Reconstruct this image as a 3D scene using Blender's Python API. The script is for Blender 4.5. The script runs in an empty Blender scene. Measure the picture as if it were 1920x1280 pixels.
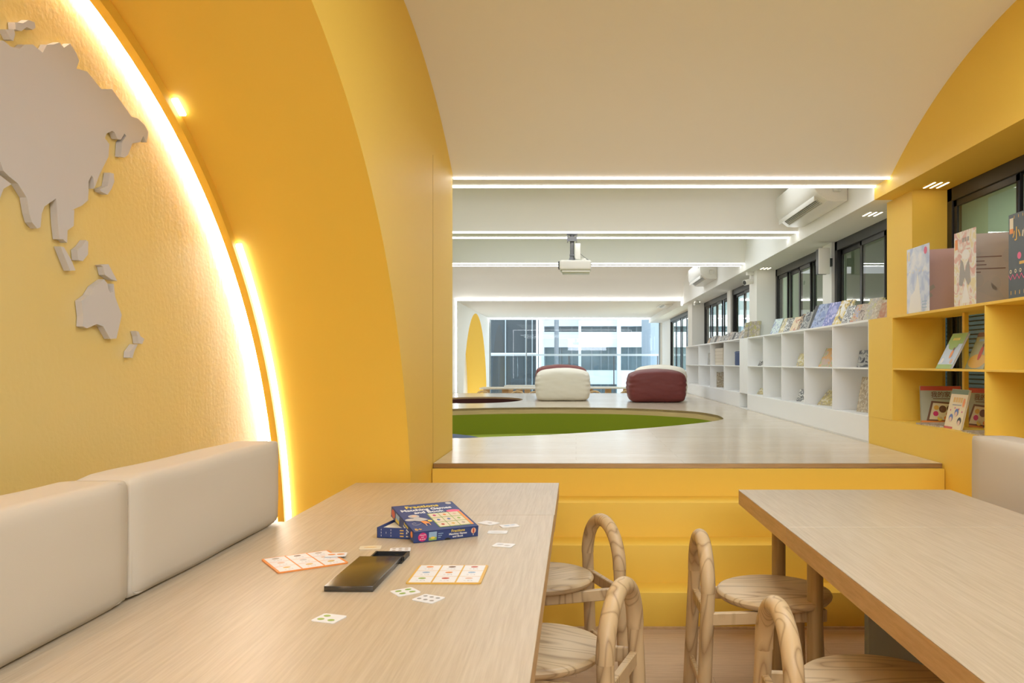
import bpy, bmesh, math, random
from mathutils import Matrix, Vector, noise
R = math.radians
scene = bpy.context.scene
COL = scene.collection

# ------------------------------------------------------------------ camera, world, exposure, lamps
EYE = 1.375                      # camera height above the lower floor
F = 1500.0                       # focal length in pixels of the 1920 frame
cam_data = bpy.data.cameras.new('camera')
cam = bpy.data.objects.new('camera', cam_data); COL.objects.link(cam)
cam.location = (0, 0, EYE); cam.rotation_euler = (R(90), 0, 0)
cam_data.sensor_width = 36; cam_data.lens = F / 1920 * 36
cam_data.shift_x = -120 / 1920; cam_data.shift_y = 40 / 1920
cam_data.clip_start = 0.05; cam_data.clip_end = 300
scene.camera = cam
scene.view_settings.view_transform = 'Standard'
scene.view_settings.look = 'None'
scene.view_settings.gamma = 1
scene.view_settings.use_curve_mapping = False
scene.view_settings.exposure = 0.0
scene.cycles.use_denoising = True
scene.cycles.max_bounces = 10
scene.cycles.diffuse_bounces = 6
scene.cycles.sample_clamp_indirect = 6.0
world = bpy.data.worlds.new('World'); scene.world = world; world.use_nodes = True
bg = world.node_tree.nodes['Background']
bg.inputs[0].default_value = (0.88, 0.94, 1.0, 1); bg.inputs[1].default_value = 3.9

LED_STRENGTH = 9.0
def area(name, loc, size, sizey, power, color=(1, 0.93, 0.82), rot=(0, 0, 0)):
    l = bpy.data.lights.new(name, 'AREA'); l.shape = 'RECTANGLE'; l.size = size; l.size_y = sizey
    l.energy = power; l.color = color
    o = bpy.data.objects.new(name, l); COL.objects.link(o); o.location = loc; o.rotation_euler = rot
    return o
area('ceiling_lamp_light', (1.1, 2.7, 3.12), 1.6, .9, 37, (.86,.97,1.12))
area('ceiling_lamp_light', (0.7, -0.6, 3.12), 2.4, 1.2, 34, (.86,.97,1.12))
area('added_fill_light', (0.7, -2.2, 2.55), 2.4, .8, 84, (.86,.97,1.12), (R(98), 0, 0))  # unseen fill added behind the camera to brighten the vault and arch lining
area('deck_lamp_light', (0.2, 6.95, 3.05), 3.6, 0.9, 22, (.91,.98,1.06))
area('deck_lamp_light', (0.2, 9.35, 3.05), 3.6, 1.2, 29, (.91,.98,1.06))
area('deck_lamp_light', (0.0, 13.5, 3.05), 3.8, 3.0, 60, (.91,.98,1.06))
area('deck_lamp_light', (0.0, 20.5, 2.60), 3.8, 4.0, 34, (.93,.98,1))

# ------------------------------------------------------------------ helpers
class MB:
    def __init__(s): s.v = []; s.f = []
    def box(s, x0, x1, y0, y1, z0, z1, mat=None):
        b = len(s.v)
        p = [(x0,y0,z0),(x1,y0,z0),(x1,y1,z0),(x0,y1,z0),(x0,y0,z1),(x1,y0,z1),(x1,y1,z1),(x0,y1,z1)]
        s.v += [tuple(mat @ Vector(q)) for q in p] if mat else p
        s.f += [tuple(b+i for i in q) for q in ((0,3,2,1),(4,5,6,7),(0,1,5,4),(1,2,6,5),(2,3,7,6),(3,0,4,7))]
        return s
    def face(s, pts):
        b = len(s.v); s.v += [tuple(p) for p in pts]; s.f.append(tuple(range(b, b+len(pts)))); return s
    def strip(s, A, B, close=False):
        b = len(s.v); n = len(A); s.v += [tuple(p) for p in A] + [tuple(p) for p in B]
        for i in range(n if close else n-1):
            j = (i+1) % n; s.f.append((b+i, b+j, b+n+j, b+n+i))
        return s
    def tube(s, path, r, seg=16, cap=True, ry=None):
        path = [Vector(p) for p in path]; n = len(path); rings = []
        rr = r if isinstance(r, (list, tuple)) else [r]*n
        t0 = (path[1]-path[0]).normalized()
        up = Vector((0,0,1)) if abs(t0.z) < .9 else Vector((0,1,0))
        nrm = t0.cross(up).normalized()
        b = len(s.v)
        for i in range(n):
            t = (path[min(i+1,n-1)]-path[max(i-1,0)]).normalized()
            nrm = (nrm - t*nrm.dot(t)).normalized(); bi = t.cross(nrm)
            for k in range(seg):
                a = 2*math.pi*k/seg
                s.v.append(tuple(path[i] + nrm*math.cos(a)*rr[i] + bi*math.sin(a)*(ry if ry else rr[i])))
        for i in range(n-1):
            for k in range(seg):
                k2 = (k+1) % seg
                s.f.append((b+i*seg+k, b+(i+1)*seg+k, b+(i+1)*seg+k2, b+i*seg+k2))
        if cap:
            s.f.append(tuple(b+k for k in range(seg)))
            s.f.append(tuple(b+(n-1)*seg+k for k in reversed(range(seg))))
        return s
    def lathe(s, prof, seg=48, c=(0,0,0)):
        b = len(s.v); n = len(prof)
        for (r, z) in prof:
            for k in range(seg):
                a = 2*math.pi*k/seg; s.v.append((c[0]+r*math.cos(a), c[1]+r*math.sin(a), c[2]+z))
        for i in range(n-1):
            for k in range(seg):
                k2 = (k+1) % seg; s.f.append((b+i*seg+k, b+i*seg+k2, b+(i+1)*seg+k2, b+(i+1)*seg+k))
        s.f.append(tuple(b+k for k in reversed(range(seg))))
        s.f.append(tuple(b+(n-1)*seg+k for k in range(seg)))
        return s
    def prism(s, pts, f0, f1):
        """pts 2D, f0/f1 map a 2D point to 3D for the two ends"""
        A = [f0(p) for p in pts]; B = [f1(p) for p in pts]
        s.face(A); s.face(list(reversed(B))); s.strip(B, A, True); return s
    def build(s, name, mat, parent=None, bevel=0, seg=2, smooth=False, ang=35, fix=True):
        me = bpy.data.meshes.new(name); me.from_pydata(s.v, [], s.f)
        bm = bmesh.new(); bm.from_mesh(me)
        bmesh.ops.remove_doubles(bm, verts=bm.verts, dist=1e-5)
        if fix: bmesh.ops.recalc_face_normals(bm, faces=bm.faces)
        if bevel:
            es = [e for e in bm.edges if len(e.link_faces) == 2 and e.calc_face_angle(0) > R(30)]
            bmesh.ops.bevel(bm, geom=es, offset=bevel, segments=seg, affect='EDGES', profile=.5)
        bm.to_mesh(me); bm.free()
        if smooth or bevel:
            me.shade_smooth(); me.set_sharp_from_angle(angle=R(ang))
        me.materials.append(mat)
        o = bpy.data.objects.new(name, me); COL.objects.link(o)
        if parent: o.parent = parent
        return o

def tag(o, label=None, cat=None, group=None, kind=None):
    if label: o['label'] = label
    if cat: o['category'] = cat
    if group: o['group'] = group
    if kind: o['kind'] = kind
    return o
def struct(o): o['kind'] = 'structure'; return o
def empty(name, loc=(0,0,0), rot=(0,0,0), label=None, cat=None, group=None):
    o = bpy.data.objects.new(name, None); COL.objects.link(o); o.location = loc; o.rotation_euler = rot
    o.empty_display_size = .05
    return tag(o, label, cat, group)
def dup(o, parent=None):
    c = o.copy(); COL.objects.link(c); c.parent = parent
    for ch in list(o.children): dup(ch, c)
    return c
def fill_curve(loops, z0, z1, name, mat, parent=None):
    cu = bpy.data.curves.new(name, 'CURVE'); cu.dimensions = '2D'; cu.fill_mode = 'BOTH'; cu.extrude = (z1-z0)/2
    for L in loops:
        sp = cu.splines.new('POLY'); sp.points.add(len(L)-1); sp.use_cyclic_u = True
        for i, p in enumerate(L): sp.points[i].co = (p[0], p[1], 0, 1)
    t = bpy.data.objects.new('tmp', cu); COL.objects.link(t)
    dg = bpy.context.evaluated_depsgraph_get()
    me = bpy.data.meshes.new_from_object(t.evaluated_get(dg)); me.name = name
    bpy.data.objects.remove(t)
    me.transform(Matrix.Translation((0, 0, (z0+z1)/2)))
    me.materials.clear(); me.materials.append(mat)
    o = bpy.data.objects.new(name, me); COL.objects.link(o)
    if parent: o.parent = parent
    return o
def text(body, size, mat, parent, mtx, name='lettering', ext=.0004, align='CENTER', shear=0, bold=0, sx=1):
    cu = bpy.data.curves.new(name, 'FONT'); cu.body = body; cu.size = size; cu.extrude = ext
    cu.align_x = align; cu.align_y = 'CENTER'; cu.offset = bold; cu.resolution_u = 3; cu.shear = shear
    t = bpy.data.objects.new('tmp', cu); COL.objects.link(t)
    dg = bpy.context.evaluated_depsgraph_get()
    me = bpy.data.meshes.new_from_object(t.evaluated_get(dg)); me.name = name
    bpy.data.objects.remove(t)
    me.transform(Matrix.Diagonal((sx,1,1,1)))
    me.transform(mtx); me.materials.clear(); me.materials.append(mat)
    o = bpy.data.objects.new(name, me); COL.objects.link(o); o.parent = parent
    return o
def catmull(P, n=8, closed=True):
    out = []; m = len(P)
    for i in range(m if closed else m-1):
        p = [Vector(P[(i+k-1) % m]) if closed else Vector(P[max(0,min(m-1,i+k-1))]) for k in range(4)]
        for j in range(n):
            t = j/n
            out.append(.5*((2*p[1]) + (-p[0]+p[2])*t + (2*p[0]-5*p[1]+4*p[2]-p[3])*t*t + (-p[0]+3*p[1]-3*p[2]+p[3])*t**3))
    return out
ORD = ['leftmost','second from the left','third from the left','fourth from the left','fifth from the left','sixth from the left',
       'seventh from the left','eighth from the left','ninth from the left','tenth from the left','eleventh from the left',
       'twelfth from the left','thirteenth from the left','fourteenth from the left','fifteenth from the left','sixteenth from the left',
       'seventeenth from the left','eighteenth from the left','nineteenth from the left','twentieth from the left']

# ------------------------------------------------------------------ materials
def mat(name, col, rough=.5, spec=.5, metal=0, coat=0, emis=None, es=0, trans=0):
    m = bpy.data.materials.new(name); m.use_nodes = True
    p = m.node_tree.nodes['Principled BSDF']
    p.inputs['Base Color'].default_value = (*col, 1); p.inputs['Roughness'].default_value = rough
    p.inputs['Specular IOR Level'].default_value = spec; p.inputs['Metallic'].default_value = metal
    p.inputs['Coat Weight'].default_value = coat
    if emis: p.inputs['Emission Color'].default_value = (*emis, 1); p.inputs['Emission Strength'].default_value = es
    if trans: p.inputs['Transmission Weight'].default_value = trans
    return m
def nodes(m): return m.node_tree.nodes, m.node_tree.links, m.node_tree.nodes['Principled BSDF']
def coords(N, L, scale=(1,1,1), rot=(0,0,0), kind='Object'):
    tc = N.new('ShaderNodeTexCoord'); mp = N.new('ShaderNodeMapping')
    mp.inputs['Scale'].default_value = scale; mp.inputs['Rotation'].default_value = rot
    L.new(tc.outputs[kind], mp.inputs['Vector']); return mp
def add_bump(m, scale, strength, dist=.01, detail=4, stretch=(1,1,1)):
    N, L, p = nodes(m); mp = coords(N, L, stretch)
    n = N.new('ShaderNodeTexNoise'); n.inputs['Scale'].default_value = scale; n.inputs['Detail'].default_value = detail
    b = N.new('ShaderNodeBump'); b.inputs['Strength'].default_value = strength; b.inputs['Distance'].default_value = dist
    L.new(mp.outputs[0], n.inputs['Vector']); L.new(n.outputs[0], b.inputs['Height']); L.new(b.outputs[0], p.inputs['Normal'])
    return m
def wood(name, c1, c2, scale=1, stretch=(14,1,14), rough=.45, rings=0, bump=.05, rnd=False, spec=.4, contrast=(.35,.65)):
    m = mat(name, c1, rough, spec); N, L, p = nodes(m)
    mp = coords(N, L, stretch)
    if rnd:
        oi = N.new('ShaderNodeObjectInfo'); vm = N.new('ShaderNodeVectorMath'); vm.operation = 'MULTIPLY_ADD'
        vm.inputs[1].default_value = (7, 7, 7); L.new(oi.outputs['Random'], vm.inputs[0]); L.new(mp.outputs[0], vm.inputs[2]); src = vm.outputs[0]
    else: src = mp.outputs[0]
    n = N.new('ShaderNodeTexNoise'); n.inputs['Scale'].default_value = 3*scale; n.inputs['Detail'].default_value = 7; n.inputs['Roughness'].default_value = .6
    L.new(src, n.inputs['Vector'])
    fac = n.outputs[0]
    if rings:
        # contour lines of a soft noise field read as cathedral grain
        ln = N.new('ShaderNodeTexNoise'); ln.inputs['Scale'].default_value = 1.1; ln.inputs['Detail'].default_value = 1.2
        L.new(src, ln.inputs['Vector'])
        mu = N.new('ShaderNodeMath'); mu.operation = 'MULTIPLY'; mu.inputs[1].default_value = rings; L.new(ln.outputs[0], mu.inputs[0])
        sn = N.new('ShaderNodeMath'); sn.operation = 'PINGPONG'; sn.inputs[1].default_value = 1; L.new(mu.outputs[0], sn.inputs[0])
        pw = N.new('ShaderNodeMath'); pw.operation = 'POWER'; pw.inputs[1].default_value = .45; L.new(sn.outputs[0], pw.inputs[0])
        mx = N.new('ShaderNodeMath'); mx.operation = 'MULTIPLY_ADD'; mx.inputs[1].default_value = .6
        L.new(pw.outputs[0], mx.inputs[0])
        m2 = N.new('ShaderNodeMath'); m2.operation = 'MULTIPLY'; m2.inputs[1].default_value = .4; L.new(n.outputs[0], m2.inputs[0])
        L.new(m2.outputs[0], mx.inputs[2]); fac = mx.outputs[0]
    r = N.new('ShaderNodeValToRGB'); r.color_ramp.elements[0].position = contrast[0]; r.color_ramp.elements[1].position = contrast[1]
    r.color_ramp.elements[0].color = (*c2, 1); r.color_ramp.elements[1].color = (*c1, 1)
    L.new(fac, r.inputs[0]); L.new(r.outputs[0], p.inputs['Base Color'])
    b = N.new('ShaderNodeBump'); b.inputs['Strength'].default_value = bump; b.inputs['Distance'].default_value = .002
    L.new(fac, b.inputs['Height']); L.new(b.outputs[0], p.inputs['Normal'])
    return m
def planks(name, c1, c2, pw, pl, rough, spec=.5):
    """boards running along X: brick texture + grain"""
    m = mat(name, c1, rough, spec); N, L, p = nodes(m)
    mp = coords(N, L, (1,1,1))
    bk = N.new('ShaderNodeTexBrick'); bk.inputs['Scale'].default_value = 1; bk.inputs['Mortar Size'].default_value = .0015
    bk.inputs['Brick Width'].default_value = pl; bk.inputs['Row Height'].default_value = pw; bk.inputs['Mortar Smooth'].default_value = .5
    bk.inputs['Color1'].default_value = (*c1,1); bk.inputs['Color2'].default_value = (*c2,1)
    bk.inputs['Mortar'].default_value = tuple(x*.72 for x in c2)+(1,)
    L.new(mp.outputs[0], bk.inputs['Vector'])
    mp2 = coords(N, L, (3,28,3)); n = N.new('ShaderNodeTexNoise'); n.inputs['Scale'].default_value = 3; n.inputs['Detail'].default_value = 6
    L.new(mp2.outputs[0], n.inputs['Vector'])
    mx = N.new('ShaderNodeMix'); mx.data_type = 'RGBA'; mx.blend_type = 'MULTIPLY'; mx.inputs[0].default_value = .35
    rr = N.new('ShaderNodeValToRGB'); rr.color_ramp.elements[0].position = .3; rr.color_ramp.elements[1].position = .7
    rr.color_ramp.elements[0].color = (.6,.55,.5,1); L.new(n.outputs[0], rr.inputs[0])
    L.new(bk.outputs['Color'], mx.inputs[6]); L.new(rr.outputs[0], mx.inputs[7]); L.new(mx.outputs[2], p.inputs['Base Color'])
    return m
def cover(name, cols, scale=9, rough=.35, seed=0):
    m = mat(name, cols[0], rough, .5); N, L, p = nodes(m)
    mp = coords(N, L, (1,1,1)); mp.inputs['Location'].default_value = (seed*1.7, seed*.9, seed*2.3)
    n = N.new('ShaderNodeTexNoise'); n.inputs['Scale'].default_value = scale*1.5; n.inputs['Detail'].default_value = 4; n.inputs['Distortion'].default_value = 1.2
    L.new(mp.outputs[0], n.inputs['Vector'])
    r = N.new('ShaderNodeValToRGB'); r.color_ramp.interpolation = 'EASE'; e = r.color_ramp.elements
    k = len(cols); pos = [0] + [.38 + .24*i/max(1,k-2) for i in range(k-1)]
    e[0].position = 0; e[0].color = (*cols[0],1); e[1].position = pos[1]; e[1].color = (*cols[1],1)
    for i in range(2, k): q = e.new(pos[i]); q.color = (*cols[i],1)
    L.new(n.outputs[0], r.inputs[0]); L.new(r.outputs[0], p.inputs['Base Color'])
    return m

YEL = (.85, .56, .078)
m_yel = mat('yellow_paint', YEL, .55, .35)
m_stucco = mat('yellow_stucco', (.76, .585, .20), .36, .8)
N, L, p = nodes(m_stucco)
p.inputs['Coat Weight'].default_value = .8; p.inputs['Coat Roughness'].default_value = .42
mp = coords(N, L, (1,1,1)); n1 = N.new('ShaderNodeTexNoise'); n1.inputs['Scale'].default_value = 55; n1.inputs['Detail'].default_value = 5
n2 = N.new('ShaderNodeTexNoise'); n2.inputs['Scale'].default_value = 5; n2.inputs['Detail'].default_value = 3
mp2 = coords(N, L, (1,1.6,.6)); L.new(mp.outputs[0], n1.inputs['Vector']); L.new(mp2.outputs[0], n2.inputs['Vector'])
b1 = N.new('ShaderNodeBump'); b1.inputs['Strength'].default_value = .35; b1.inputs['Distance'].default_value = .004
b2 = N.new('ShaderNodeBump'); b2.inputs['Strength'].default_value = .25; b2.inputs['Distance'].default_value = .012
L.new(n1.outputs[0], b1.inputs['Height']); L.new(n2.outputs[0], b2.inputs['Height']); L.new(b2.outputs[0], b1.inputs['Normal']); L.new(b1.outputs[0], p.inputs['Normal'])
m_white = mat('white_paint', (.85, .84, .80), .6, .3)
m_shelfw = mat('white_laminate', (.88, .88, .87), .45, .4)
m_ceil = mat('ceiling_paint', (.87, .85, .80), .75, .2)
m_table = wood('table_laminate', (.57,.475,.345), (.46,.365,.245), 1, (46,1.6,8), .38, bump=.10, spec=.5, contrast=(.28,.66))
m_tedge = wood('table_edge', (.60,.40,.20), (.50,.32,.15), 1, (10,3,30), .5)
m_leg = wood('table_leg_wood', (.46,.32,.15), (.36,.24,.10), 1, (20,20,1), .5)
m_stool = wood('stool_wood', (.60,.435,.235), (.28,.165,.07), 1, (7,7,1.1), .45, rings=22, rnd=True, contrast=(.15,.62))
m_seat = wood('stool_seat_wood', (.60,.445,.25), (.28,.17,.075), 1, (6.5,1.0,6.5), .42, rings=24, rnd=True, contrast=(.15,.64))
m_floor = planks('floor_planks', (.60,.42,.26), (.52,.36,.22), .14, 1.2, .5, .4)
m_deck = planks('deck_planks', (.74,.64,.50), (.69,.59,.45), .16, 1.3, .2, .6)
m_dedge = wood('deck_edge', (.55,.36,.18), (.44,.28,.13), 1, (2,2,40), .5)
m_rim = wood('plywood_rim', (.66,.48,.25), (.52,.36,.17), 1, (1,1,60), .5)
m_green = mat('green_carpet', (.23,.27,.02), .9, .1); add_bump(m_green, 300, .3, .003)
m_green2 = mat('green_cushion', (.36,.43,.06), .8, .1)
m_bluegrey = mat('blue_grey_fabric', (.12,.15,.22), .85, .1)
m_brown = mat('brown_carpet', (.085,.03,.025), .9, .1)
m_fabric = mat('cream_fabric', (.62,.55,.445), .85, .15); add_bump(m_fabric, 500, .15, .001)
m_cream = mat('cream_leather', (.80,.76,.64), .6, .3)
m_maroon = mat('maroon_leather', (.17,.035,.03), .5, .35)
m_black = mat('black_metal', (.022,.021,.020), .4, .4)
m_map = mat('map_board', (.60,.58,.57), .6, .25)
m_mapedge = m_map
m_led = mat('led_light', (1,1,1), emis=(.97,.99,1), es=LED_STRENGTH)
m_ledc = mat('led_light_cool', (1,1,1), emis=(.96,.98,1), es=LED_STRENGTH)
m_ledw = mat('led_light_alcove', (1,1,1), emis=(.97,.99,1), es=30)
m_ledv = mat('led_light_bare', (1,1,1), emis=(.97,.99,1), es=7)
m_spot = mat('slot_light', (1,1,1), emis=(1,.85,.6), es=6)
m_plastic = mat('white_plastic', (.80,.78,.72), .35, .5)
m_dark = mat('dark_plastic', (.05,.05,.05), .4, .5)
m_greym = mat('grey_metal', (.16,.16,.17), .4, .5, .3)
m_groove = mat('groove_shadow_gap', (.45,.27,.05), .8, .1)
m_page = mat('book_pages', (.75,.70,.58), .8, .1)
m_grey = mat('grey_laminate', (.25,.27,.26), .5, .4)
m_steel = mat('window_grey', (.32,.36,.38), .4, .5, .4)

m_glass = bpy.data.materials.new('window_glass'); m_glass.use_nodes = True
N, L = m_glass.node_tree.nodes, m_glass.node_tree.links; N.clear()
out = N.new('ShaderNodeOutputMaterial'); mix = N.new('ShaderNodeMixShader'); tr = N.new('ShaderNodeBsdfTransparent'); gl = N.new('ShaderNodeBsdfGlossy')
gl.inputs['Roughness'].default_value = .01; fr = N.new('ShaderNodeFresnel'); fr.inputs[0].default_value = 1.6
tr.inputs[0].default_value = (.90,.96,.91,1)
ge = N.new('ShaderNodeNewGeometry'); sb = N.new('ShaderNodeMath'); sb.operation = 'SUBTRACT'; sb.inputs[0].default_value = 1; L.new(ge.outputs['Backfacing'], sb.inputs[1])
ml = N.new('ShaderNodeMath'); ml.operation = 'MULTIPLY'; L.new(fr.outputs[0], ml.inputs[0]); L.new(sb.outputs[0], ml.inputs[1])
L.new(ml.outputs[0], mix.inputs[0]); L.new(tr.outputs[0], mix.inputs[1]); L.new(gl.outputs[0], mix.inputs[2]); L.new(mix.outputs[0], out.inputs[0])
m_clear = m_glass.copy(); m_clear.name = 'clear_glass'
for nd in m_clear.node_tree.nodes:
    if nd.type == 'BSDF_TRANSPARENT': nd.inputs[0].default_value = (.90,.95,.97,1)

# ------------------------------------------------------------------ the room shell
XF = 2.20          # face of the right shelf wall and of the beam above it
XL = -0.86         # face of the left arch wall
XD = -2.60         # left wall of the deck room
XW = 2.58          # window plane
ZC = EYE + 1.30    # underside of the ceiling beams
ZS = EYE + 1.20    # soffit over the windows
ZP = 0.773         # platform
YE = 5.57          # end of the left arch wall
YYEL = 6.01        # yellow paint stops here on the right

struct(MB().box(-2.7, 4.5, -3.1, 24.4, -.12, 0).build('floor', m_floor))

# ceiling: one shell of vaults between pairs of low beams
prof = []
def vault(y0, y1, rise, n=22, ex=2.6):
    for i in range(1, n):
        t = -1 + 2*i/n; prof.append((y0+(y1-y0)*(t+1)/2, ZC + rise*(1-abs(t)**ex)**(1/ex)))
prof.append((-3.0, EYE+1.824))
cy, ch, cr = 3.67, EYE-1.989, 3.813
for i in range(0, 25):
    y = cy + (5.6-cy)*i/24; prof.append((y, ch+math.sqrt(cr*cr-(y-cy)**2)))
def ceiling_piece(pts, x0, x1, name='ceiling'):
    P = [(x0, y, z) for y, z in pts]; Q = [(x1, y, z) for y, z in pts]
    T0 = [(x0, y, 3.45) for y, z in pts]; T1 = [(x1, y, 3.45) for y, z in pts]
    mb = MB().strip(P, Q).strip(T0, T1).strip(P, T0).strip(Q, T1)
    mb.face([P[0], Q[0], T1[0], T0[0]]); mb.face([P[-1], Q[-1], T1[-1], T0[-1]])
    return struct(mb.build(name, m_ceil, smooth=True, ang=40))
ceiling_piece(prof, -.90, 2.25)
prof = [(5.6, ZC), (5.89, ZC)]; vault(5.89, 7.93, .52); prof += [(7.93, ZC), (8.30, ZC)]; vault(8.30, 10.43, .55)
prof += [(10.43, ZC), (10.71, ZC)]; vault(10.71, 16.5, .60); prof += [(16.5, ZC), (16.65, ZC), (16.65, ZC+.04), (23.9, ZC+.04), (24.2, ZC+.04)]
ceiling_piece(prof, -2.65, 2.25)

# left arch wall with the big round opening of the alcove
AC_Y, AC_Z, AC_R = 1.772, EYE-1.118, 2.442
def arch_pts(cy, cz, r, n=72, z0=0):
    pts = [(cy-r, z0)]
    for i in range(n+1):
        a = math.pi*(1-i/n); pts.append((cy+r*math.cos(a), cz+r*math.sin(a)))
    pts.append((cy+r, z0)); return pts
def arch_wall(name, X, cy, cz, r, y0, y1, ztop, mat_, back_x, mat_in, zb=0):
    arc = arch_pts(cy, cz, r, z0=zb)
    mb = MB()
    mb.strip([(X, y, z) for y, z in arc[1:-1]], [(X, y, ztop) for y, z in arc[1:-1]])
    mb.face([(X, y0, zb), (X, cy-r, zb), (X, cy-r, cz), (X, cy-r, ztop), (X, y0, ztop)])
    mb.face([(X, cy+r, zb), (X, y1, zb), (X, y1, ztop), (X, cy+r, ztop), (X, cy+r, cz)])
    mb.face([(X, y1, zb), (back_x, y1, zb), (back_x, y1, ztop), (X, y1, ztop)])
    w = struct(mb.build(name, mat_, smooth=False, fix=False))
    ins = MB().strip([(X, y, z) for y, z in arc], [(back_x, y, z) for y, z in arc]).build(name + '_arch_lining', mat_in, w, smooth=True, ang=60)
    return w
XM = -1.585        # world-map wall
wl = arch_wall('wall_left', XL, AC_Y, AC_Z, AC_R, -3.0, YE, 3.45, m_yel, XM, m_yel)
MB().box(XL-.0005, XL+.0008, 4.806, 4.811, ZP, EYE+1.25).build('panel_joint', m_groove, wl)
struct(MB().box(XM-.08, XM, -3.0, YE, 0, 3.45).build('wall_alcove', m_stucco))
struct(MB().box(-1.7, 4.5, -3.1, -3.0, 0, 3.5).build('wall_back', m_white))
# lip of the alcove that hides the led tape
def ring(r0, r1, x0, x1, a0=0, a1=180, n=72):
    mb = MB(); A = []; 
    for i in range(n+1):
        a = R(a0+(a1-a0)*i/n); c, s_ = math.cos(a), math.sin(a)
        A.append([(x0, AC_Y+r0*c, AC_Z+r0*s_), (x1, AC_Y+r0*c, AC_Z+r0*s_), (x1, AC_Y+r1*c, AC_Z+r1*s_), (x0, AC_Y+r1*c, AC_Z+r1*s_)])
    for k in range(4): mb.strip([q[k] for q in A], [q[(k+1) % 4] for q in A])
    mb.face(A[0]); mb.face(list(reversed(A[-1]))); return mb
struct(ring(AC_R-.045, AC_R-.004, -1.547, -1.513).build('trim_1', m_yel, smooth=True, ang=50))
tag(ring(AC_R-.022, AC_R-.008, -1.576, -1.564, 2, 178).build('led_tape', m_ledw, smooth=True), 'hidden led tape lighting the stucco wall behind the curved yellow lip', 'light', )
def a_at(px, py):
    # angle on the arch whose picture row is py
    best = min(range(0, 1800), key=lambda k: abs((680-py)/F*(AC_Y+AC_R*math.cos(R(k/10))) - (AC_Z+AC_R*math.sin(R(k/10))-EYE)) if k/10 < 80 else 9)
    return best/10
tag(ring(AC_R-.022, AC_R-.006, -1.512, -1.490, 3, a_at(0, 455)).build('led_tape', m_ledv, smooth=True),
    'long bare led tape running down the yellow arch beside the cushion', 'light')
tag(ring(AC_R-.016, AC_R-.006, -1.512, -1.490, a_at(0, 212), a_at(0, 182), 8).build('led_tape', m_ledv, smooth=True),
    'short bare end of led tape showing high on the yellow arch', 'light')

# right wall: low wall under the shelves, beam over the windows, piers
struct(MB().box(XF, XW+.1, -3.0, YYEL, 0, .975).build('wall_right', m_yel))
struct(MB().box(XF, XW+.1, YYEL, 16.3, 0, ZP+.01).build('wall_right', m_white))
wr = struct(MB().box(XF, XW+.3, -3.0, 5.9, ZS, 3.45).build('wall_right_beam', m_yel))
struct(MB().box(XF, XW+.3, 5.9, 24.2, ZS, 3.45).build('wall_right_beam', m_white))
struct(MB().box(2.336, XW+.1, 5.56, YYEL, 1.70, ZS).build('wall_right_pier', m_yel))
for (y0, y1, x) in ((7.98, 8.27, 2.55), (10.34, 10.78, 2.336), (13.2, 13.5, 2.55), (16.1, 16.7, 2.336)):
    struct(MB().box(x, XW+.1, y0, y1, 1.70 if y1 < 16 else 0, ZS).build('wall_right_pier', m_white))
struct(MB().box(XW, XW+.1, 21.9, 24.2, 0, ZS).build('wall_right', m_white))
# deck room left wall and far alcove
wf = arch_wall('wall_left_far', XD, 20.85, EYE-1.12, 2.40, 16.5, 24.1, 2.8, m_white, XD-.55, m_yel)
struct(MB().box(XD-.63, XD-.55, 16.4, 24.2, 0, 2.8).build('wall_left_niche', m_white))
struct(MB().box(XD-.1, XD, 5.3, 16.5, 0, 3.45).build('wall_left_deck', m_white))
struct(MB().box(XD, -1.66, 5.4, 5.57, 0, 3.45).build('wall_left_return', m_white))
struct(MB().box(XD, XD+.12, 16.5, 16.62, 0, ZC).build('trim_2', m_white))

# ------------------------------------------------------------------ platform, pits and steps
near = [(-.978,6.40),(-.715,6.50),(-.18,6.74),(.534,7.28),(1.162,7.92),(1.53,8.45),(1.62,8.9),(1.60,9.4),(1.40,10.0),(.779,10.58),(.1,10.80),(-.8,10.80),(-1.6,10.5),(-2.15,9.8),(-2.35,8.8),(-2.15,7.5),(-1.6,6.60)]
pit = [(v.x, v.y) for v in catmull([(a,b,0) for a,b in near], 8)]
pit2 = [(-1.62+.75*math.cos(a), 13.03+1.15*math.sin(a)) for a in [2*math.pi*i/64 for i in range(64)]]
plat = empty('platform', (0, 4.8, 0), label='raised wooden platform with two round sunken pits beyond the yellow steps', cat='platform')
def atp(o, par):
    o.matrix_parent_inverse = par.matrix_basis.inverted() if not par.parent else Matrix.Translation(-par.location); return o
YPE = 15.9
outer = [(XD+.002, YE+.005), (XL-.0, YE+.005), (XL+.004, YE+.005), (XL+.004, 4.80), (XF-.004, 4.80), (XF-.004, YPE), (XD+.002, YPE)]
atp(fill_curve([outer, pit, pit2], ZP-.004, ZP, 'deck', m_deck, plat), plat)
atp(fill_curve([outer, pit, pit2], ZP-.03, ZP-.004, 'deck_edge', m_dedge, plat), plat)
def wallstrip(L, z0, z1, name, m, par, off=0):
    mb = MB().strip([(x, y, z0) for x, y in L], [(x, y, z1) for x, y in L], True)
    return atp(mb.build(name, m, par, smooth=True, ang=60), par)
wallstrip(pit, ZP-.085, ZP-.001, 'pit_rim', m_rim, plat)
wallstrip(pit, .12, ZP-.085, 'pit_wall', m_green, plat)
wallstrip(pit2, .2, ZP-.03, 'pit_wall', m_brown, plat)
atp(fill_curve([pit], .10, .12, 'pit_floor', m_green, plat), plat)
atp(fill_curve([pit2], .18, .20, 'pit_floor', m_brown, plat), plat)
cxp, cyp = -.4, 8.7
inner = [(cxp+(x-cxp)*.80, cyp+(y-cyp)*.80) for x, y in pit]
atp(fill_curve([[(cxp+(x-cxp)*.995, cyp+(y-cyp)*.995) for x, y in pit], inner], .12, .42, 'pit_bench', m_green2, plat), plat)
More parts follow.
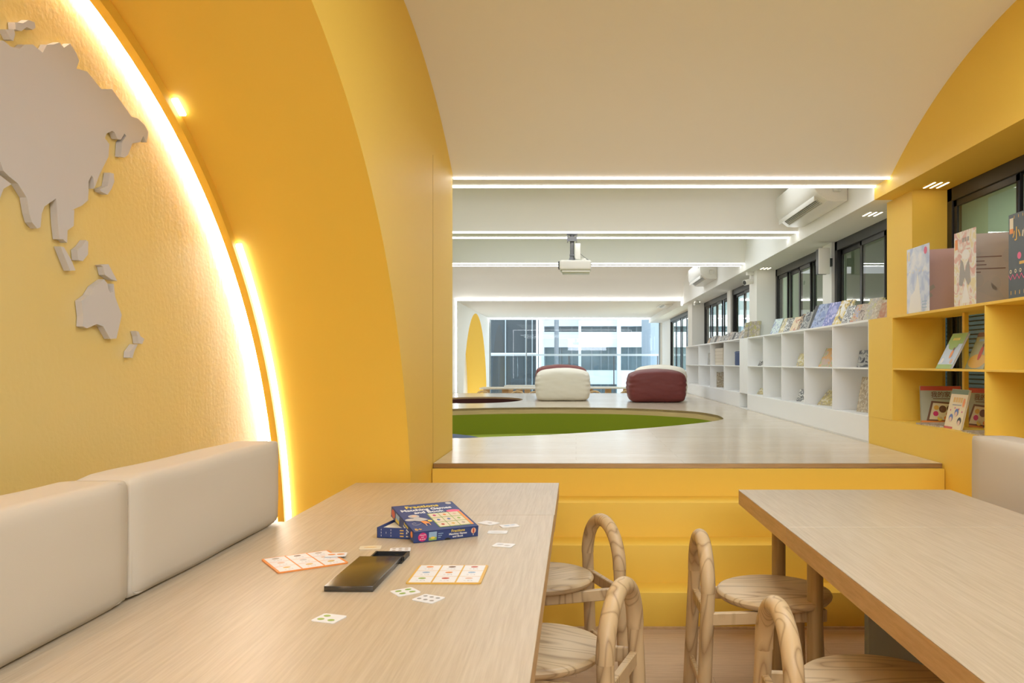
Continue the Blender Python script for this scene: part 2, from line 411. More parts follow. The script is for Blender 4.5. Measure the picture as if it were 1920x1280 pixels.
atp(MB().box(XL+.004, XF-.004, 4.765, 4.795, 0, ZP-.03).build('riser', m_yel, plat), plat)
atp(MB().box(XD+.01, XF-.01, YPE-.03, YPE, 0, ZP-.03).build('riser', m_white, plat), plat)
st = empty('staircase', (0.67, 4.14, 0), label='three broad yellow steps leading up to the wooden platform', cat='stairs')
for (y0, y1, z) in ((4.542, 4.764, .582), (4.335, 4.5415, .387), (4.142, 4.3345, .185)):
    atp(MB().box(XL+.003, XF-.003, y0, y1, 0, z).build('step', m_yel, st, bevel=.003), st)
struct(MB().box(XL+.003, XF-.003, 4.126, 4.141, 0, .012).build('baseboard_steps', m_tedge))

# ------------------------------------------------------------------ led strips under the ceiling beams
def led(x0, x1, y, z, label, m=m_led, w=.018, h=.012, group='led strips across the ceiling'):
    o = MB().box(x0-(x0+x1)/2, x1-(x0+x1)/2, -w/2, w/2, 0, h).build('led_strip_light', m)
    o.location = ((x0+x1)/2, y, z-h); return tag(o, label, 'light', group)
led(XL+.0, XF, 5.612, ZC, 'nearest and brightest of the led strips crossing the ceiling, where the curved vault ends')
led(XD, XF, 5.88, ZC, 'led strip on the far edge of the nearest ceiling beam, second line from the front')
led(XD, XF, 7.942, ZC, 'led strip on the near edge of the beam the projector hangs from')
led(XD, XF, 8.29, ZC, 'led strip on the far edge of the beam above the projector')
led(XD, XF, 10.45, ZC, 'led strip on the near edge of the third beam, level with the projector body', h=.010)
led(XD, XF, 10.70, ZC, 'led strip on the far edge of the third beam behind the projector', h=.010)
led(XD+.12, XF, 16.49, ZC, 'led strip across the portal in front of the far seating area', m_ledc, .03, .02)
led(XD, XF+.3, 23.88, ZC+.04, 'led strip along the head of the big rear window', m_ledc, .05, .03)
o = MB().box(XD+.121, XD+.14, 16.49, 16.51, ZP, ZC).build('led_strip_light', m_ledc); tag(o, 'vertical led strip down the left side of the far portal', 'light', 'led strips across the ceiling')
o = MB().box(XF-.03, XF-.005, 16.49, 16.51, ZS-.02, ZC-.02).build('led_strip_light', m_ledc); tag(o, 'short vertical led strip at the right end of the far portal', 'light', 'led strips across the ceiling')

# slot downlights in the soffit
for (x, y, lab) in ((2.43, 5.40, 'triple slot downlight in the yellow soffit above the blue picture book'),
                    (2.39, 6.45, 'triple slot downlight in the white soffit just past the yellow column'),
                    (2.41, 10.17, 'triple slot downlight in the white soffit beside the security camera'),
                    (2.39, 15.8, 'small far triple slot downlight in the soffit by the last pier')):
    t = empty('slot_downlight', (x, y, ZS), label=lab, cat='ceiling light', group='slot downlights in the window soffit')
    MB().box(-.07, .07, -.10, .10, -.002, 0).build('plate', m_yel if y < 5.9 else m_white, t)
    for k in (-1, 0, 1):
        MB().box(k*.045-.006, k*.045+.006, -.085, .085, -.004, -.002).build('slot', m_spot, t)

# ------------------------------------------------------------------ windows
def window_side(name, y0, y1, z0, z1, cols, glass=m_glass):
    """black sliding window in the plane X = XW; parts parented to the outer frame"""
    mb = MB(); x0, x1 = XW, XW+.07
    mb.box(x0, x1, y0, y0+.07, z0, z1); mb.box(x0, x1, y1-.07, y1, z0, z1); mb.box(x0, x1, y0, y1, z1-.09, z1); mb.box(x0, x1, y0, y1, z0, z0+.06)
    w = struct(mb.build(name, m_black, bevel=.004, seg=1))
    n = cols; W = (y1-y0-.14)/n
    for i in range(n):
        a = y0+.07+i*W; b = a+W; dx = .012 if i % 2 else .038
        fr = MB(); t = .045
        fr.box(x0+dx, x0+dx+.02, a, a+t, z0+.06, z1-.09); fr.box(x0+dx, x0+dx+.02, b-t, b, z0+.06, z1-.09)
        fr.box(x0+dx, x0+dx+.02, a, b, z1-.09-t, z1-.09); fr.box(x0+dx, x0+dx+.02, a, b, z0+.06, z0+.06+t)
        s_ = fr.build('sash', m_black, w, bevel=.003, seg=1)
        MB().box(x0+dx+.008, x0+dx+.013, a+t, b-t, z0+.06+t, z1-.09-t).build('pane', glass, s_)
    return w
window_side('window_1', .5, 5.56, .90, ZS, 6)
window_side('window_2', YYEL, 7.98, 1.55, ZS, 3)
window_side('window_3', 8.27, 10.34, 1.55, ZS, 4)
window_side('window_4', 10.78, 13.2, 1.55, ZS, 3)
window_side('window_5', 13.5, 16.1, 1.55, ZS, 4)
window_side('door_1', 16.7, 21.9, .0, ZS, 5)
# the corridor beyond the side windows
m_corr = mat('corridor_paint', (.42,.47,.34), .6, .2)
m_louv = mat('blue_shutter', (.13,.19,.22), .5, .3)
struct(MB().box(4.5, 4.6, -3, 17.5, 0, 3.5).build('wall_corridor', m_corr))
struct(MB().box(XW+.3, 4.6, -3, 17.5, 3.3, 3.4).build('ceiling_corridor', m_corr))
sh = MB()
for k in range(34): sh.box(4.44, 4.47, 6.2, 9.6, .25+k*.05, .285+k*.05)
sh.box(4.43, 4.49, 6.1, 6.2, .1, 2.0).box(4.43, 4.49, 9.6, 9.7, .1, 2.0).box(4.43, 4.49, 6.1, 9.7, 1.95, 2.03).box(4.43, 4.49, 7.85, 7.93, .1, 2.0)
tag(sh.build('louvred_shutter', m_louv), 'blue grey louvred shutter seen through the window behind the yellow cubbies', 'shutter')
area('corridor_lamp_light', (3.7, 6.0, 3.25), .6, 6.0, 45, (.9, 1, .88))

# rear window wall
rw = MB(); yb = 24.0
rw.box(XD, XD+.04, yb, yb+.08, 0, ZC+.04).box(2.49, 2.53, yb, yb+.08, 0, ZC+.04).box(XD, 2.53, yb, yb+.08, ZC-.01, ZC+.04)
for px in (987,): rw.box((px-1080)*yb/F-.012, (px-1080)*yb/F+.012, yb, yb+.06, 0, ZC)
w = struct(rw.build('window_6', m_steel))
MB().box(XD+.04, 2.49, yb+.03, yb+.04, 0, ZC-.01).build('pane', m_clear, w)
struct(MB().box(2.53, 2.70, yb, yb+.1, 0, ZC+.1).build('wall_rear', m_white))
struct(MB().box(XD-.7, XD, yb, yb+.1, 0, ZC+.1).build('wall_rear', m_white))

# ------------------------------------------------------------------ outside the rear window
m_bwhite = mat('building_white', (.85,.88,.90), .7, .2)
m_bgrey = mat('building_grey', (.045,.055,.062), .6, .3)
m_bglass = mat('far_glass', (.22,.28,.30), .15, .6)
m_ground = mat('terrace_ground', (.75,.78,.78), .8, .2)
struct(MB().box(-20, 20, 24.4, 60, -.2, -.1).build('floor_terrace', m_ground))
def X_at(px, Y): return (px-1080)*Y/F
def Z_at(py, Y): return EYE-(py-680)*Y/F
rl = empty('balcony_railing', (0, 25.2, 0), label='glass balcony railing with a thin metal handrail outside the rear window', cat='railing')
Yr = 25.2
MB().box(-3.2, 2.8, -.03, .03, Z_at(667, Yr), Z_at(663.4, Yr)).build('handrail', mat('bright_metal', (.75,.78,.8), .3, .5), rl)
for px in (1067, 1151, 1233): MB().box(X_at(px, Yr)-.018, X_at(px, Yr)+.018, -.02, .02, -.1, Z_at(667, Yr)).build('post', m_greym, rl)
for a, b in ((-3.1, X_at(1067, Yr)-.03), (X_at(1067, Yr)+.03, X_at(1151, Yr)-.03), (X_at(1151, Yr)+.03, X_at(1233, Yr)-.03)):
    MB().box(a, b, -.006, .006, 0, Z_at(668, Yr)).build('glass_panel', m_clear, rl)
# dark louvred block on the left
bd = empty('building', (-3.5, 28.5, 0), label='dark grey glazed block behind the left half of the rear window', cat='building')
Yd = 28.5
MB().box(-2.5, X_at(1006, Yd)+3.5, 0, 5, -.1, 9).build('wall', m_bgrey, bd)
for px in (948, 986, 998): MB().box(X_at(px, Yd)+3.5-.02, X_at(px, Yd)+3.5+.02, -.05, 0, -.1, 9).build('mullion', m_steel, bd)
MB().box(-2.5, X_at(1006, Yd)+3.5, -.06, 0, Z_at(664.5, Yd), Z_at(661.5, Yd)).build('transom', mat('pale_transom', (.7,.75,.8), .5), bd)
for px in (1008, 1013): MB().box(X_at(px, Yd)+3.5-.05, X_at(px, Yd)+3.5+.02, -.05, 3, -.1, 9).build('corner_panel', m_bwhite, bd)
# white facade across the court
Yf = 36.0
bf = empty('building', (0, Yf, 0), label='white modern facade with broad columns across the court', cat='building')
MB().box(-1.9, 8, .8, 1.2, -.1, 12).build('wall', m_bglass, bf)
for (ya, yb2) in ((590, 611), (622, 650.5), (694, 720)):
    MB().box(-1.85, 8, 0, .75, Z_at(yb2, Yf), Z_at(ya, Yf)).build('spandrel', m_bwhite, bf)
for px, wd in ((1087, 5), (1160, 7), (1209, 5), (1240, 5)):
    MB().box(X_at(px-wd/2, Yf), X_at(px+wd/2, Yf), -.3, .3, -.1, 9).build('column', m_bwhite, bf)
for px in (1020, 1050, 1072, 1110, 1128, 1142, 1180, 1196):
    MB().box(X_at(px, Yf)-.03, X_at(px, Yf)+.03, .74, .8, -.1, 5).build('mullion', m_steel, bf)
Yq = 30.0
tag(MB().tube([(X_at(1043.5, Yq), Yq, -.1), (X_at(1043.5, Yq), Yq, 8)], .085, 16).build('downpipe', mat('pipe_grey', (.22,.24,.26), .4), smooth=True),
    'dark grey vertical pole in front of the white facade outside', 'pole')
pl = MB().box(X_at(1220, 29), X_at(1238, 29), 29, 33, -.1, 8).build('building', mat('side_grey', (.30,.35,.40), .6))
tag(pl, 'grey blue side block at the right edge of the rear window', 'building')
tag(MB().box(X_at(1165, 29), X_at(1215, 29), 29, 29.3, -.1, Z_at(704, 29)).build('planter_box', m_bwhite), 'low white planter wall outside between the two bean bag pairs', 'planter')

# ------------------------------------------------------------------ shelf units on the right wall
ZT, ZM, ZB = EYE+.321, EYE-.043, EYE-.400
T = .012
def shelf_unit(label, m, ys, back=True, solid=(), post=()):
    y0, y1 = min(ys), max(ys); oy = (y0+y1)/2
    t = empty('bookshelf', (XF, oy, ZP if m is m_shelfw else .975), label=label, cat='bookshelf')
    def pb(name, *b, bev=.0015):
        return atp(MB().box(*b).build(name, m, t, bevel=bev, seg=1), t)
    a, b = y0-.0, y1+.0
    pb('top_board', XF-.004, XW-.03, a, b, ZT-T, ZT+.004)
    pb('middle_board', XF, XW-.03, a, b, ZM-T/2, ZM+T/2)
    if m is m_shelfw: pb('base', XF-.003, XW-.03, a, b, ZP+.011, ZB)
    else: pb('bottom_board', XF, XW-.03, a, b, .9755, ZB+.002)
    for y in ys: 
        pb('divider', XF-.002, XW-.032, y-T/2, y+T/2, ZB, ZT-T)
    if back: pb('back_panel', XW-.032, XW-.012, a, b, ZB, ZT)
    for (c, d) in solid: pb('end_panel', XF-.003, XW-.012, c, d, ZB-.0, ZT+.002)
    for (x, y) in post: pb('post', x-.014, x+.014, y-.014, y+.014, ZB, ZT-T)
    return t
shelf_unit('yellow open cubby bookshelf in front of the windows on the right', m_yel, [.52, 1.78, 3.04, 4.30, 5.56], False, [(5.56, 6.008)], [(2.40, 4.93), (2.40, 3.67)])
shelf_unit('near white cubby bookshelf with five columns beyond the yellow one', m_shelfw, [6.016, 6.86, 7.71, 8.56, 9.40, 10.26], True, [(10.26, 10.50)])
shelf_unit('far white cubby bookshelf behind the maroon bean bag', m_shelfw, [10.75, 11.9, 13.1, 14.35, 16.0], True, [(10.505, 10.75)])

# ------------------------------------------------------------------ tables
ZTAB = .765; TT = .070
def table(x0, x1, y0, y1, label, legs, panel=None, grp='ash topped study tables'):
    t = empty('study_table', ((x0+x1)/2, (y0+y1)/2, 0), label=label, cat='table', group=grp)
    atp(MB().box(x0, x1, y0, y1, ZTAB-TT, ZTAB-.0025).build('apron', m_tedge, t, bevel=.002, seg=1), t)
    atp(MB().box(x0-.0003, x1+.0003, y0-.0003, y1+.0003, ZTAB-.003, ZTAB).build('tabletop', m_table, t, bevel=.001, seg=1), t)
    for (x, y) in legs:
        atp(MB().tube([(x, y, 0), (x, y, ZTAB-TT)], .030, 28).build('leg', m_leg, t, smooth=True, ang=50), t)
    if panel:
        atp(MB().box(*panel, 0, ZTAB-TT).build('support_panel', m_grey, t, bevel=.002, seg=1), t)
    return t
table(-1.12, -.086, 3.212, 4.07, 'far left study table at the foot of the yellow steps', [(-.2,3.35),(-.2,3.95),(-1.0,3.35),(-1.0,3.95)])
table(-1.12, -.088, .85, 3.208, 'near left study table carrying the blue game box and cards', [(-.2,1.0),(-.2,3.0),(-1.0,1.0),(-1.0,3.0)])
table(.782, 1.80, 2.975, 3.85, 'far right study table standing on round legs by the steps', [(.907,3.58),(.907,3.035),(1.68,3.58)])
table(.782, 1.80, .85, 2.971, 'near right study table at the lower right corner', [(.907,1.2),(1.7,1.2)], (1.045, 1.70, 2.86, 2.90))

# ------------------------------------------------------------------ bench cushions
def cushion(x0, x1, y0, y1, z0, z1, name, label, group, puff=1):
    """upholstered slab: rounded box with slightly bulged face and a piping seam"""
    nx, ny, nz = 5, 26, 12
    bm = bmesh.new(); bmesh.ops.create_cube(bm, size=1)
    bmesh.ops.subdivide_edges(bm, edges=[e for e in bm.edges], cuts=15, use_grid_fill=True)
    sx, sy, sz = (x1-x0), (y1-y0), (z1-z0); r = .022
    for v in bm.verts:
        u = Vector((v.co.x*sx, v.co.y*sy, v.co.z*sz))
        ix, iy, iz = sx/2-r, sy/2-r, sz/2-r
        c = Vector((max(-ix, min(ix, u.x)), max(-iy, min(iy, u.y)), max(-iz, min(iz, u.z))))
        # pull grid lines near the border so the rounding has vertices
        d = u-c
        if d.length > 1e-6: u = c + d.normalized()*r
        fx = (1-(abs(v.co.y)*2)**6)*(1-(abs(v.co.z)*2)**4)
        u.x += (.010 if v.co.x > 0 else -.010)*fx*puff
        n_ = noise.noise(Vector((u.x*3, u.y*5, u.z*9)))
        u.x += .004*n_; u.z += .004*noise.noise(Vector((u.y*4, 3, u.x)))
        v.co = u
    me = bpy.data.meshes.new('cushion_body'); bm.to_mesh(me); bm.free(); me.shade_smooth(); me.materials.append(m_fabric)
    t = empty(name, ((x0+x1)/2, (y0+y1)/2, z0), label=label, cat='cushion', group=group)
    o = bpy.data.objects.new('cushion_body', me); COL.objects.link(o); o.parent = t; o.location = (0, 0, sz/2)
    side = 1 if x0 < 0 else -1
    e = sx/2-.010
    yy, zz = sy/2-.012, sz/2-.010
    loop = []
    for cyy, czz, a0 in ((yy-.03, zz-.03, 0), (-(yy-.03), zz-.03, 90), (-(yy-.03), -(zz-.03), 180), (yy-.03, -(zz-.03), 270)):
        for k in range(6):
            a = R(a0+18*k); loop.append((side*e, cyy+.03*math.cos(a), czz+.03*math.sin(a)+sz/2))
    loop.append(loop[0])
    MB().tube(loop, .0035, 6, cap=False).build('piping', m_fabric, t, smooth=True, ang=80)
    return t
g = 'cream backrest cushions along the left bench'
ZL = ZTAB-.012
cushion(-1.32, -1.157, 2.085, 3.13, ZL, 1.076, 'bench_cushion', 'cream backrest cushion at the far end of the left bench by the led tape', g)
cushion(-1.32, -1.157, 1.00, 2.079, ZL, 1.076, 'bench_cushion', 'cream backrest cushion nearest the camera at the lower left edge', g)
cushion(2.0, 2.18, 2.30, 4.06, .52, 1.012, 'bench_cushion', 'cream backrest cushion against the yellow wall at the right edge', 'cream backrest cushions along the right bench')
b_ = empty('wall_bench', (-1.35, 1.6, 0), label='wooden bench ledge under the cream cushions along the left wall', cat='bench')
atp(MB().box(XM+.002, -1.124, -.6, 3.14, ZL-.03, ZL-.001).build('ledge', m_table, b_, bevel=.002, seg=1), b_)
atp(MB().box(XM+.002, -1.20, -.6, 3.12, 0, ZL-.03).build('bench_box', m_tedge, b_), b_)
b_ = empty('wall_bench', (1.9, 2.0, 0), label='wooden bench below the right cream cushion behind the right tables', cat='bench')
atp(MB().box(1.83, XF-.003, -.4, 4.06, .46, .50).build('seat', m_table, b_, bevel=.002, seg=1), b_)
atp(MB().box(1.86, XF-.003, -.4, 4.03, 0, .46).build('bench_box', m_tedge, b_), b_)

# ------------------------------------------------------------------ stools with a hooped back
def make_stool():
    t = empty('stool', (0, 0, 0), label='x', cat='stool')
    # local frame: hoop plane at y = -.29, seat centre at the origin
    HY, HS = -.29, .172
    rL = .0265
    for s_ in (-1, 1):
        MB().tube([(s_*(HS+.012), HY-.022, 0), (s_*HS, HY, .505)], rL, 24).build('leg', m_stool, t, smooth=True, ang=50)
    arc = [(HS*math.cos(a), HY, .505+.176*math.sin(a)) for a in [math.pi*i/32 for i in range(33)]]
    MB().tube(arc, rL+.0015, 24).build('back_hoop', m_stool, t, smooth=True, ang=50)
    for s_ in (-1, 1):
        MB().tube([(s_*.145, .155, 0), (s_*.125, .135, .42)], [.017, .021], 20).build('leg', m_stool, t, smooth=True, ang=50)
        m_ = Matrix.Translation((s_*.150, 0, 0)) @ Matrix.Rotation(R(s_*6), 4, 'Z')
        MB().box(-.012, .012, HY+.0, .17, .385, .432, m_).build('side_rail', m_stool, t, bevel=.003, seg=1)
    MB().box(-HS, HS, HY-.012, HY+.012, .385, .432).build('back_rail', m_stool, t, bevel=.003, seg=1)
    MB().box(-.13, .13, .125, .149, .385, .43).build('front_rail', m_stool, t, bevel=.003, seg=1)
    MB().box(-HS, HS, HY-.024, HY-.006, .12, .15).build('stretcher', m_stool, t, bevel=.003, seg=1)
    prof = [(.0005, .433), (.19, .433), (.214, .440), (.224, .452), (.226, .460), (.222, .468), (.212, .4725), (.0005, .473)]
    MB().lathe(prof, 64).build('seat', m_seat, t, smooth=True, ang=40)
    return t
proto = make_stool()
def place_stool(sx, sy, hx, hy, label, first=False, group='wooden stools at the front tables'):
    o = proto if first else dup(proto)
    ang = math.atan2(hy-sy, hx-sx) + math.pi/2      # local -Y points from seat to hoop
    o.location = (sx, sy, 0); o.rotation_euler = (0, 0, ang)
    tag(o, label, 'stool', group); return o
place_stool(-.15, 3.42, .12, 3.53, 'round wooden stool with hooped back tucked under the far end of the left table', True)
place_stool(-.135, 2.57, .144, 2.475, 'round wooden stool with hooped back nearest the camera at the left table')
place_stool(.790, 3.20, .50, 3.20, 'round wooden stool with hooped back at the far right table beside its legs')
place_stool(.863, 2.27, .573, 2.27, 'round wooden stool with hooped back nearest the camera at the right table, lower frame edge')

# ------------------------------------------------------------------ world map boards on the stucco wall
XB = XM + .022                    # front face of the boards
def on_map(px, py):
    Y = F*XB/(px-1080); return (Y, EYE-(py-680)*Y/F)
def z1(L): return [(x/2.9985, y/2.9977) for x, y in L]
def z2(L): return [(x/2.9985, y/2.9977+400) for x, y in L]
asia = z1([(-700,300),(-300,150),(-100,215),(0,228),(20,228),(60,262),(110,275),(140,250),(185,250),(240,297),(265,250),(300,250),(335,238),(360,268),(395,245),(430,300),(445,340),(430,385),(490,402),(570,500),(630,500),(740,655),(775,665),(812,700),(835,740),(825,800),(805,765),(790,798),(745,805),(720,870),(700,885),(680,880),(685,800),(710,765),(700,750),(680,785),(660,780),(645,745),(630,735),(600,750),(590,775),(615,810),(610,880),(560,980),(530,1060),(525,1000),(515,985),(498,1020),(498,1070),(495,1125),(460,1155),(405,1180)]) \
    + z2([(418,-20),(415,70),(380,95),(378,165),(355,145),(335,145),(325,60),(318,-60)]) + z1([(315,1115),(250,1160),(235,1200)]) + z2([(228,78),(210,85),(180,50),(165,0)]) + z1([(150,1110),(100,1030),(50,990),(20,960),(0,905),(-150,820),(-700,900)])
maps = [(asia, 'large white board shaped like the Asian continent, biggest piece on the stucco wall'),
 (z1([(-500,1000),(-100,940),(0,985),(65,1035),(20,1060),(0,1115),(-100,1250),(-400,1300)]), 'white continent board cut by the left edge of the frame below the big one'),
 (z1([(30,165),(80,165),(85,195),(75,230),(60,222),(45,190)]), 'small white wedge island board at the upper left corner'),
 (z1([(85,125),(130,130),(160,113),(195,125),(200,155),(185,168),(150,152),(120,175),(88,165)]), 'small ragged white island board at the top left above the large continent'),
 (z1([(618,970),(640,975),(643,1020),(628,1060),(605,1094),(570,1078),(562,1062),(605,1045),(612,1010)]), 'small curved white island board right of the large continent'),
 (z2([(340,185),(360,190),(400,260),(425,320),(395,322),(370,260)]), 'slender slanting white island board below the peninsula'),
 (z2([(485,150),(497,160),(495,230),(465,268),(440,262),(435,205),(460,185)]), 'small oval white island board right of the slender one'),
 (z2([(565,290),(610,285),(660,380),(625,370),(590,345),(580,300)]), 'small slanted white island board just above the southern continent'),
 (z2([(585,370),(605,395),(610,425),(620,445),(635,440),(640,395),(648,470),(685,570),(655,703),(620,705),(580,635),(545,622),(490,645),(465,635),(468,580),(458,490),(500,460),(530,410)]), 'white board shaped like the Australian continent'),
 (z2([(765,660),(780,665),(790,690),(812,705),(800,733),(780,730),(775,690)]), 'tiny upper white island board at the lower right of the map'),
 (z2([(775,735),(755,775),(745,812),(727,810),(730,775),(760,735)]), 'tiny lower white island board at the lower right of the map')]
for pts, lab in maps:
    P = [on_map(x, y) for x, y in pts]
    cyy = sum(p[0] for p in P)/len(P); czz = sum(p[1] for p in P)/len(P)
    lp = [(y-cyy, z-czz) for y, z in P]
    mb = MB(); n = len(lp)
    mb.face([(0, y, z) for y, z in lp]); mb.face([(-.0205, y, z) for y, z in reversed(lp)])
    mb.strip([(0, y, z) for y, z in lp], [(-.0205, y, z) for y, z in lp], True)
    me = bpy.data.meshes.new('map_board'); me.from_pydata(mb.v, [], mb.f)
    bm = bmesh.new(); bm.from_mesh(me); bmesh.ops.remove_doubles(bm, verts=bm.verts, dist=1e-5)
    bmesh.ops.recalc_face_normals(bm, faces=bm.faces)
    bmesh.ops.triangulate(bm, faces=[f for f in bm.faces if len(f.verts) > 4]); bm.to_mesh(me); bm.free()
    me.materials.append(m_map)
    o = bpy.data.objects.new('map_board', me); COL.objects.link(o); o.location = (XB, cyy, czz)
    tag(o, lab, 'wall decoration', 'world map boards on the alcove wall')

# ------------------------------------------------------------------ bean bags
def bean_bag(w, d, h, m, seed):
    bm = bmesh.new(); bmesh.ops.create_cube(bm, size=2)
    bmesh.ops.subdivide_edges(bm, edges=bm.edges[:], cuts=31, use_grid_fill=True)
    for v in bm.verts:
        c = v.co.copy(); p_ = 8.0
        k = (abs(c.x)**p_+abs(c.y)**p_+abs(c.z)**p_)**(1/p_); u = c/k
        # bulge the sides at mid height, flat base
        bul = 1+.05*(1-u.z*u.z)
        x, y, z = u.x*bul, u.y*bul, u.z
        top = max(0, z); z = z - .22*top*(u.x**2*.9+u.y**2*.5)
        # creases running round the ends
        cre = math.exp(-((abs(u.x)-.93)/.22)**2)*(1-abs(z))
        wv = math.sin(z*22 + 2.5*noise.noise(Vector((u.x*2, u.y*2, seed))))*.012*cre
        nz = noise.noise(Vector((u.x*2.2+seed, u.y*2.2, u.z*2.2)))*.02 + noise.noise(Vector((u.x*7+seed, u.y*7, u.z*7)))*.006
        s_ = 1+wv+nz
        v.co = Vector((x*s_*w/2, y*s_*d/2, max(-1, z*s_)*h/2 + h/2))
        # pinched corner seams
        for sx in (-1, 1):
            q = abs(u.x-sx*.86)+abs(abs(u.y)-.86)
            if q < .12: v.co *= 1-.02*(1-q/.12)
    me = bpy.data.meshes.new('bean_bag'); bm.to_mesh(me); bm.free(); me.shade_smooth(); me.materials.append(m)
    o = bpy.data.objects.new('bean_bag', me); COL.objects.link(o); return o
for (x, y, w_, h_, m, s_, rz, lab) in (
    (-.21, 12.92, .83, .52, m_cream, 1.3, 0, 'cream white square bean bag standing in front of a maroon one'),
    (1.24, 12.45, .84, .51, m_maroon, 2.1, 0, 'maroon square bean bag standing in front of a cream one'),
    (-.26, 13.95, .86, .575, m_maroon, 3.7, .05, 'maroon bean bag mostly hidden behind the cream one'),
    (1.42, 13.55, .84, .57, m_cream, 5.2, -.05, 'cream bean bag mostly hidden behind the maroon one')):
    o = bean_bag(w_, .80, h_, m, s_); o.location = (x, y, ZP); o.rotation_euler.z = rz
    tag(o, lab, 'bean bag', 'bean bags on the platform')
o = bean_bag(1.0, .8, .50, m_bluegrey, 7.7); o.location = (-1.47, 8.4, .12); tag(o, 'blue grey floor cushion inside the green pit at its left end', 'cushion')

# ------------------------------------------------------------------ projector
pj = empty('projector', (-.01, 8.1, ZC-.33), label='white projector hanging from a grey ceiling bracket', cat='projector')
MB().box(-.155, .165, -.14, .14, -.045, .055).build('body', m_plastic, pj, bevel=.022, seg=4)
MB().box(-.13, .15, -.12, .12, -.065, -.045).build('base_tray', m_plastic, pj, bevel=.006)
MB().box(-.168, -.15, -.115, -.01, -.03, .045).build('lens_window', m_dark, pj, bevel=.006)
MB().lathe([(.001,0),(.022,0),(.022,.03),(.001,.03)], 24, (.09,-.05,.05)).build('focus_ring', m_plastic, pj, smooth=True)
cb = MB().tube([(-.03,0,.08),(-.03,0,.33)], .022, 16); cb.box(-.07, .01, -.04, .04, .055, .066); cb.tube([(-.03,0,.06),(-.03,0,.12)], [.035,.02], 12)
cb.box(-.055,-.005,-.03,.03,.11,.125); br = cb.build('pole', m_greym, pj, smooth=True)
mb = MB().box(-.082, .022, -.04, .04, .322, .33); mb.box(-.08, -.072, -.04, .04, .25, .325); mb.box(.012, .02, -.04, .04, .25, .325); mb.box(-.08,.02,-.045,-.04,.255,.30)
mb.build('ceiling_bracket', m_greym, pj)
MB().box(.0, .055, -.04, .0, .075, .235).build('cable_box', m_plastic, pj, bevel=.004)
MB().tube([(.055,-.02,.13),(.09,-.02,.10),(.15,0,.06),(.165,0,.04)], .003, 8).build('cable', m_greym, pj, smooth=True)

# ------------------------------------------------------------------ air conditioners
def aircon(y0, y1, label, x0=1.93, zc=1.45):
    L_ = y1-y0; t = empty('air_conditioner', (XF-.002, (y0+y1)/2, EYE+1.31), label=label, cat='air conditioner', group='wall air conditioners on the beam')
    D = XF-.002-x0; H = .29
    prof = [(0,.0),(-.10,-.005),(-.16,.0),(-D+.03,.055),(-D+.005,.09),(-D,.13),(-D,H-.02),(-D+.02,H),(0,H)]
    mb = MB(); A = [(x, -L_/2, z) for x, z in prof]; B = [(x, L_/2, z) for x, z in prof]
    mb.face(A); mb.face(list(reversed(B))); mb.strip(A, B, True); mb.build('body', m_plastic, t, bevel=.006, seg=2)
    MB().face([(-.165,-L_/2+.16,.003),(-.165,L_/2-.10,.003),(-D+.055,L_/2-.10,.034),(-D+.055,-L_/2+.16,.034)]).build('air_outlet', m_dark, t)
    for k in range(5):
        x = -.172-k*.011
        MB().box(x-.001, x+.002, -L_/2+.12, L_/2-.12, -.004+k*.009, .010+k*.009).build('vane', m_plastic, t)
    MB().box(-D+.012, -D+.02, -L_/2+.06, L_/2-.06, .01, .052, Matrix.Identity(4)).build('flap', m_plastic, t, bevel=.002)
    MB().box(-.13, -.055, -L_/2-.004, -L_/2-.0005, .07, .14).build('end_cover', m_plastic, t, bevel=.02, seg=3)
    MB().box(-D-.002, -D+.001, -L_/2+.12, -L_/2+.20, .18, .20).build('display', mat('display_grey', (.35,.33,.32), .4), t)
    return t
aircon(6.47, 7.72, 'nearest white wall air conditioner between the first two ceiling beams')
aircon(12.45, 13.75, 'middle white wall air conditioner just behind the third ceiling beam')
aircon(18.2, 19.3, 'farthest small white wall air conditioner beyond the portal strip')

# security camera, speaker
t = empty('security_camera', (2.30, 10.55, ZS), label='white security camera hanging from the soffit beside the white pier', cat='camera')
MB().box(-.05,.05,-.05,.05,-.045,0).build('mount', m_plastic, t, bevel=.006)
MB().tube([(0,0,-.04),(.01,0,-.10)], .014, 12).build('arm', m_plastic, t, smooth=True)
MB().tube([(.05,.03,-.115),(-.09,-.06,-.15)], .036, 20).build('housing', m_plastic, t, smooth=True)
MB().tube([(-.088,-.0587,-.1495),(-.094,-.0626,-.151)], .028, 20).build('lens', m_dark, t, smooth=True)
t = empty('wall_speaker', (2.45, 7.95, EYE+.88), label='slim white speaker box on the post between the two white windows', cat='speaker')
MB().box(-.05,.05,-.05,.06,0,.25).build('cabinet', m_dark, t, bevel=.008)
MB().box(-.056,.056,-.062,-.045,-.004,.254).build('grille', m_plastic, t, bevel=.006)
MB().box(.02,.10,.0,.06,.08,.16).build('bracket', m_dark, t)
t = empty('security_camera', (2.33, 15.4, ZS), label='tiny white camera on the soffit by the far pier', cat='camera')
MB().tube([(0,0,-.03),(0,0,0)], .04, 16).build('mount', m_plastic, t, smooth=True)
MB().tube([(.04,.02,-.06),(-.06,-.04,-.07)], .03, 16).build('housing', m_plastic, t, smooth=True)

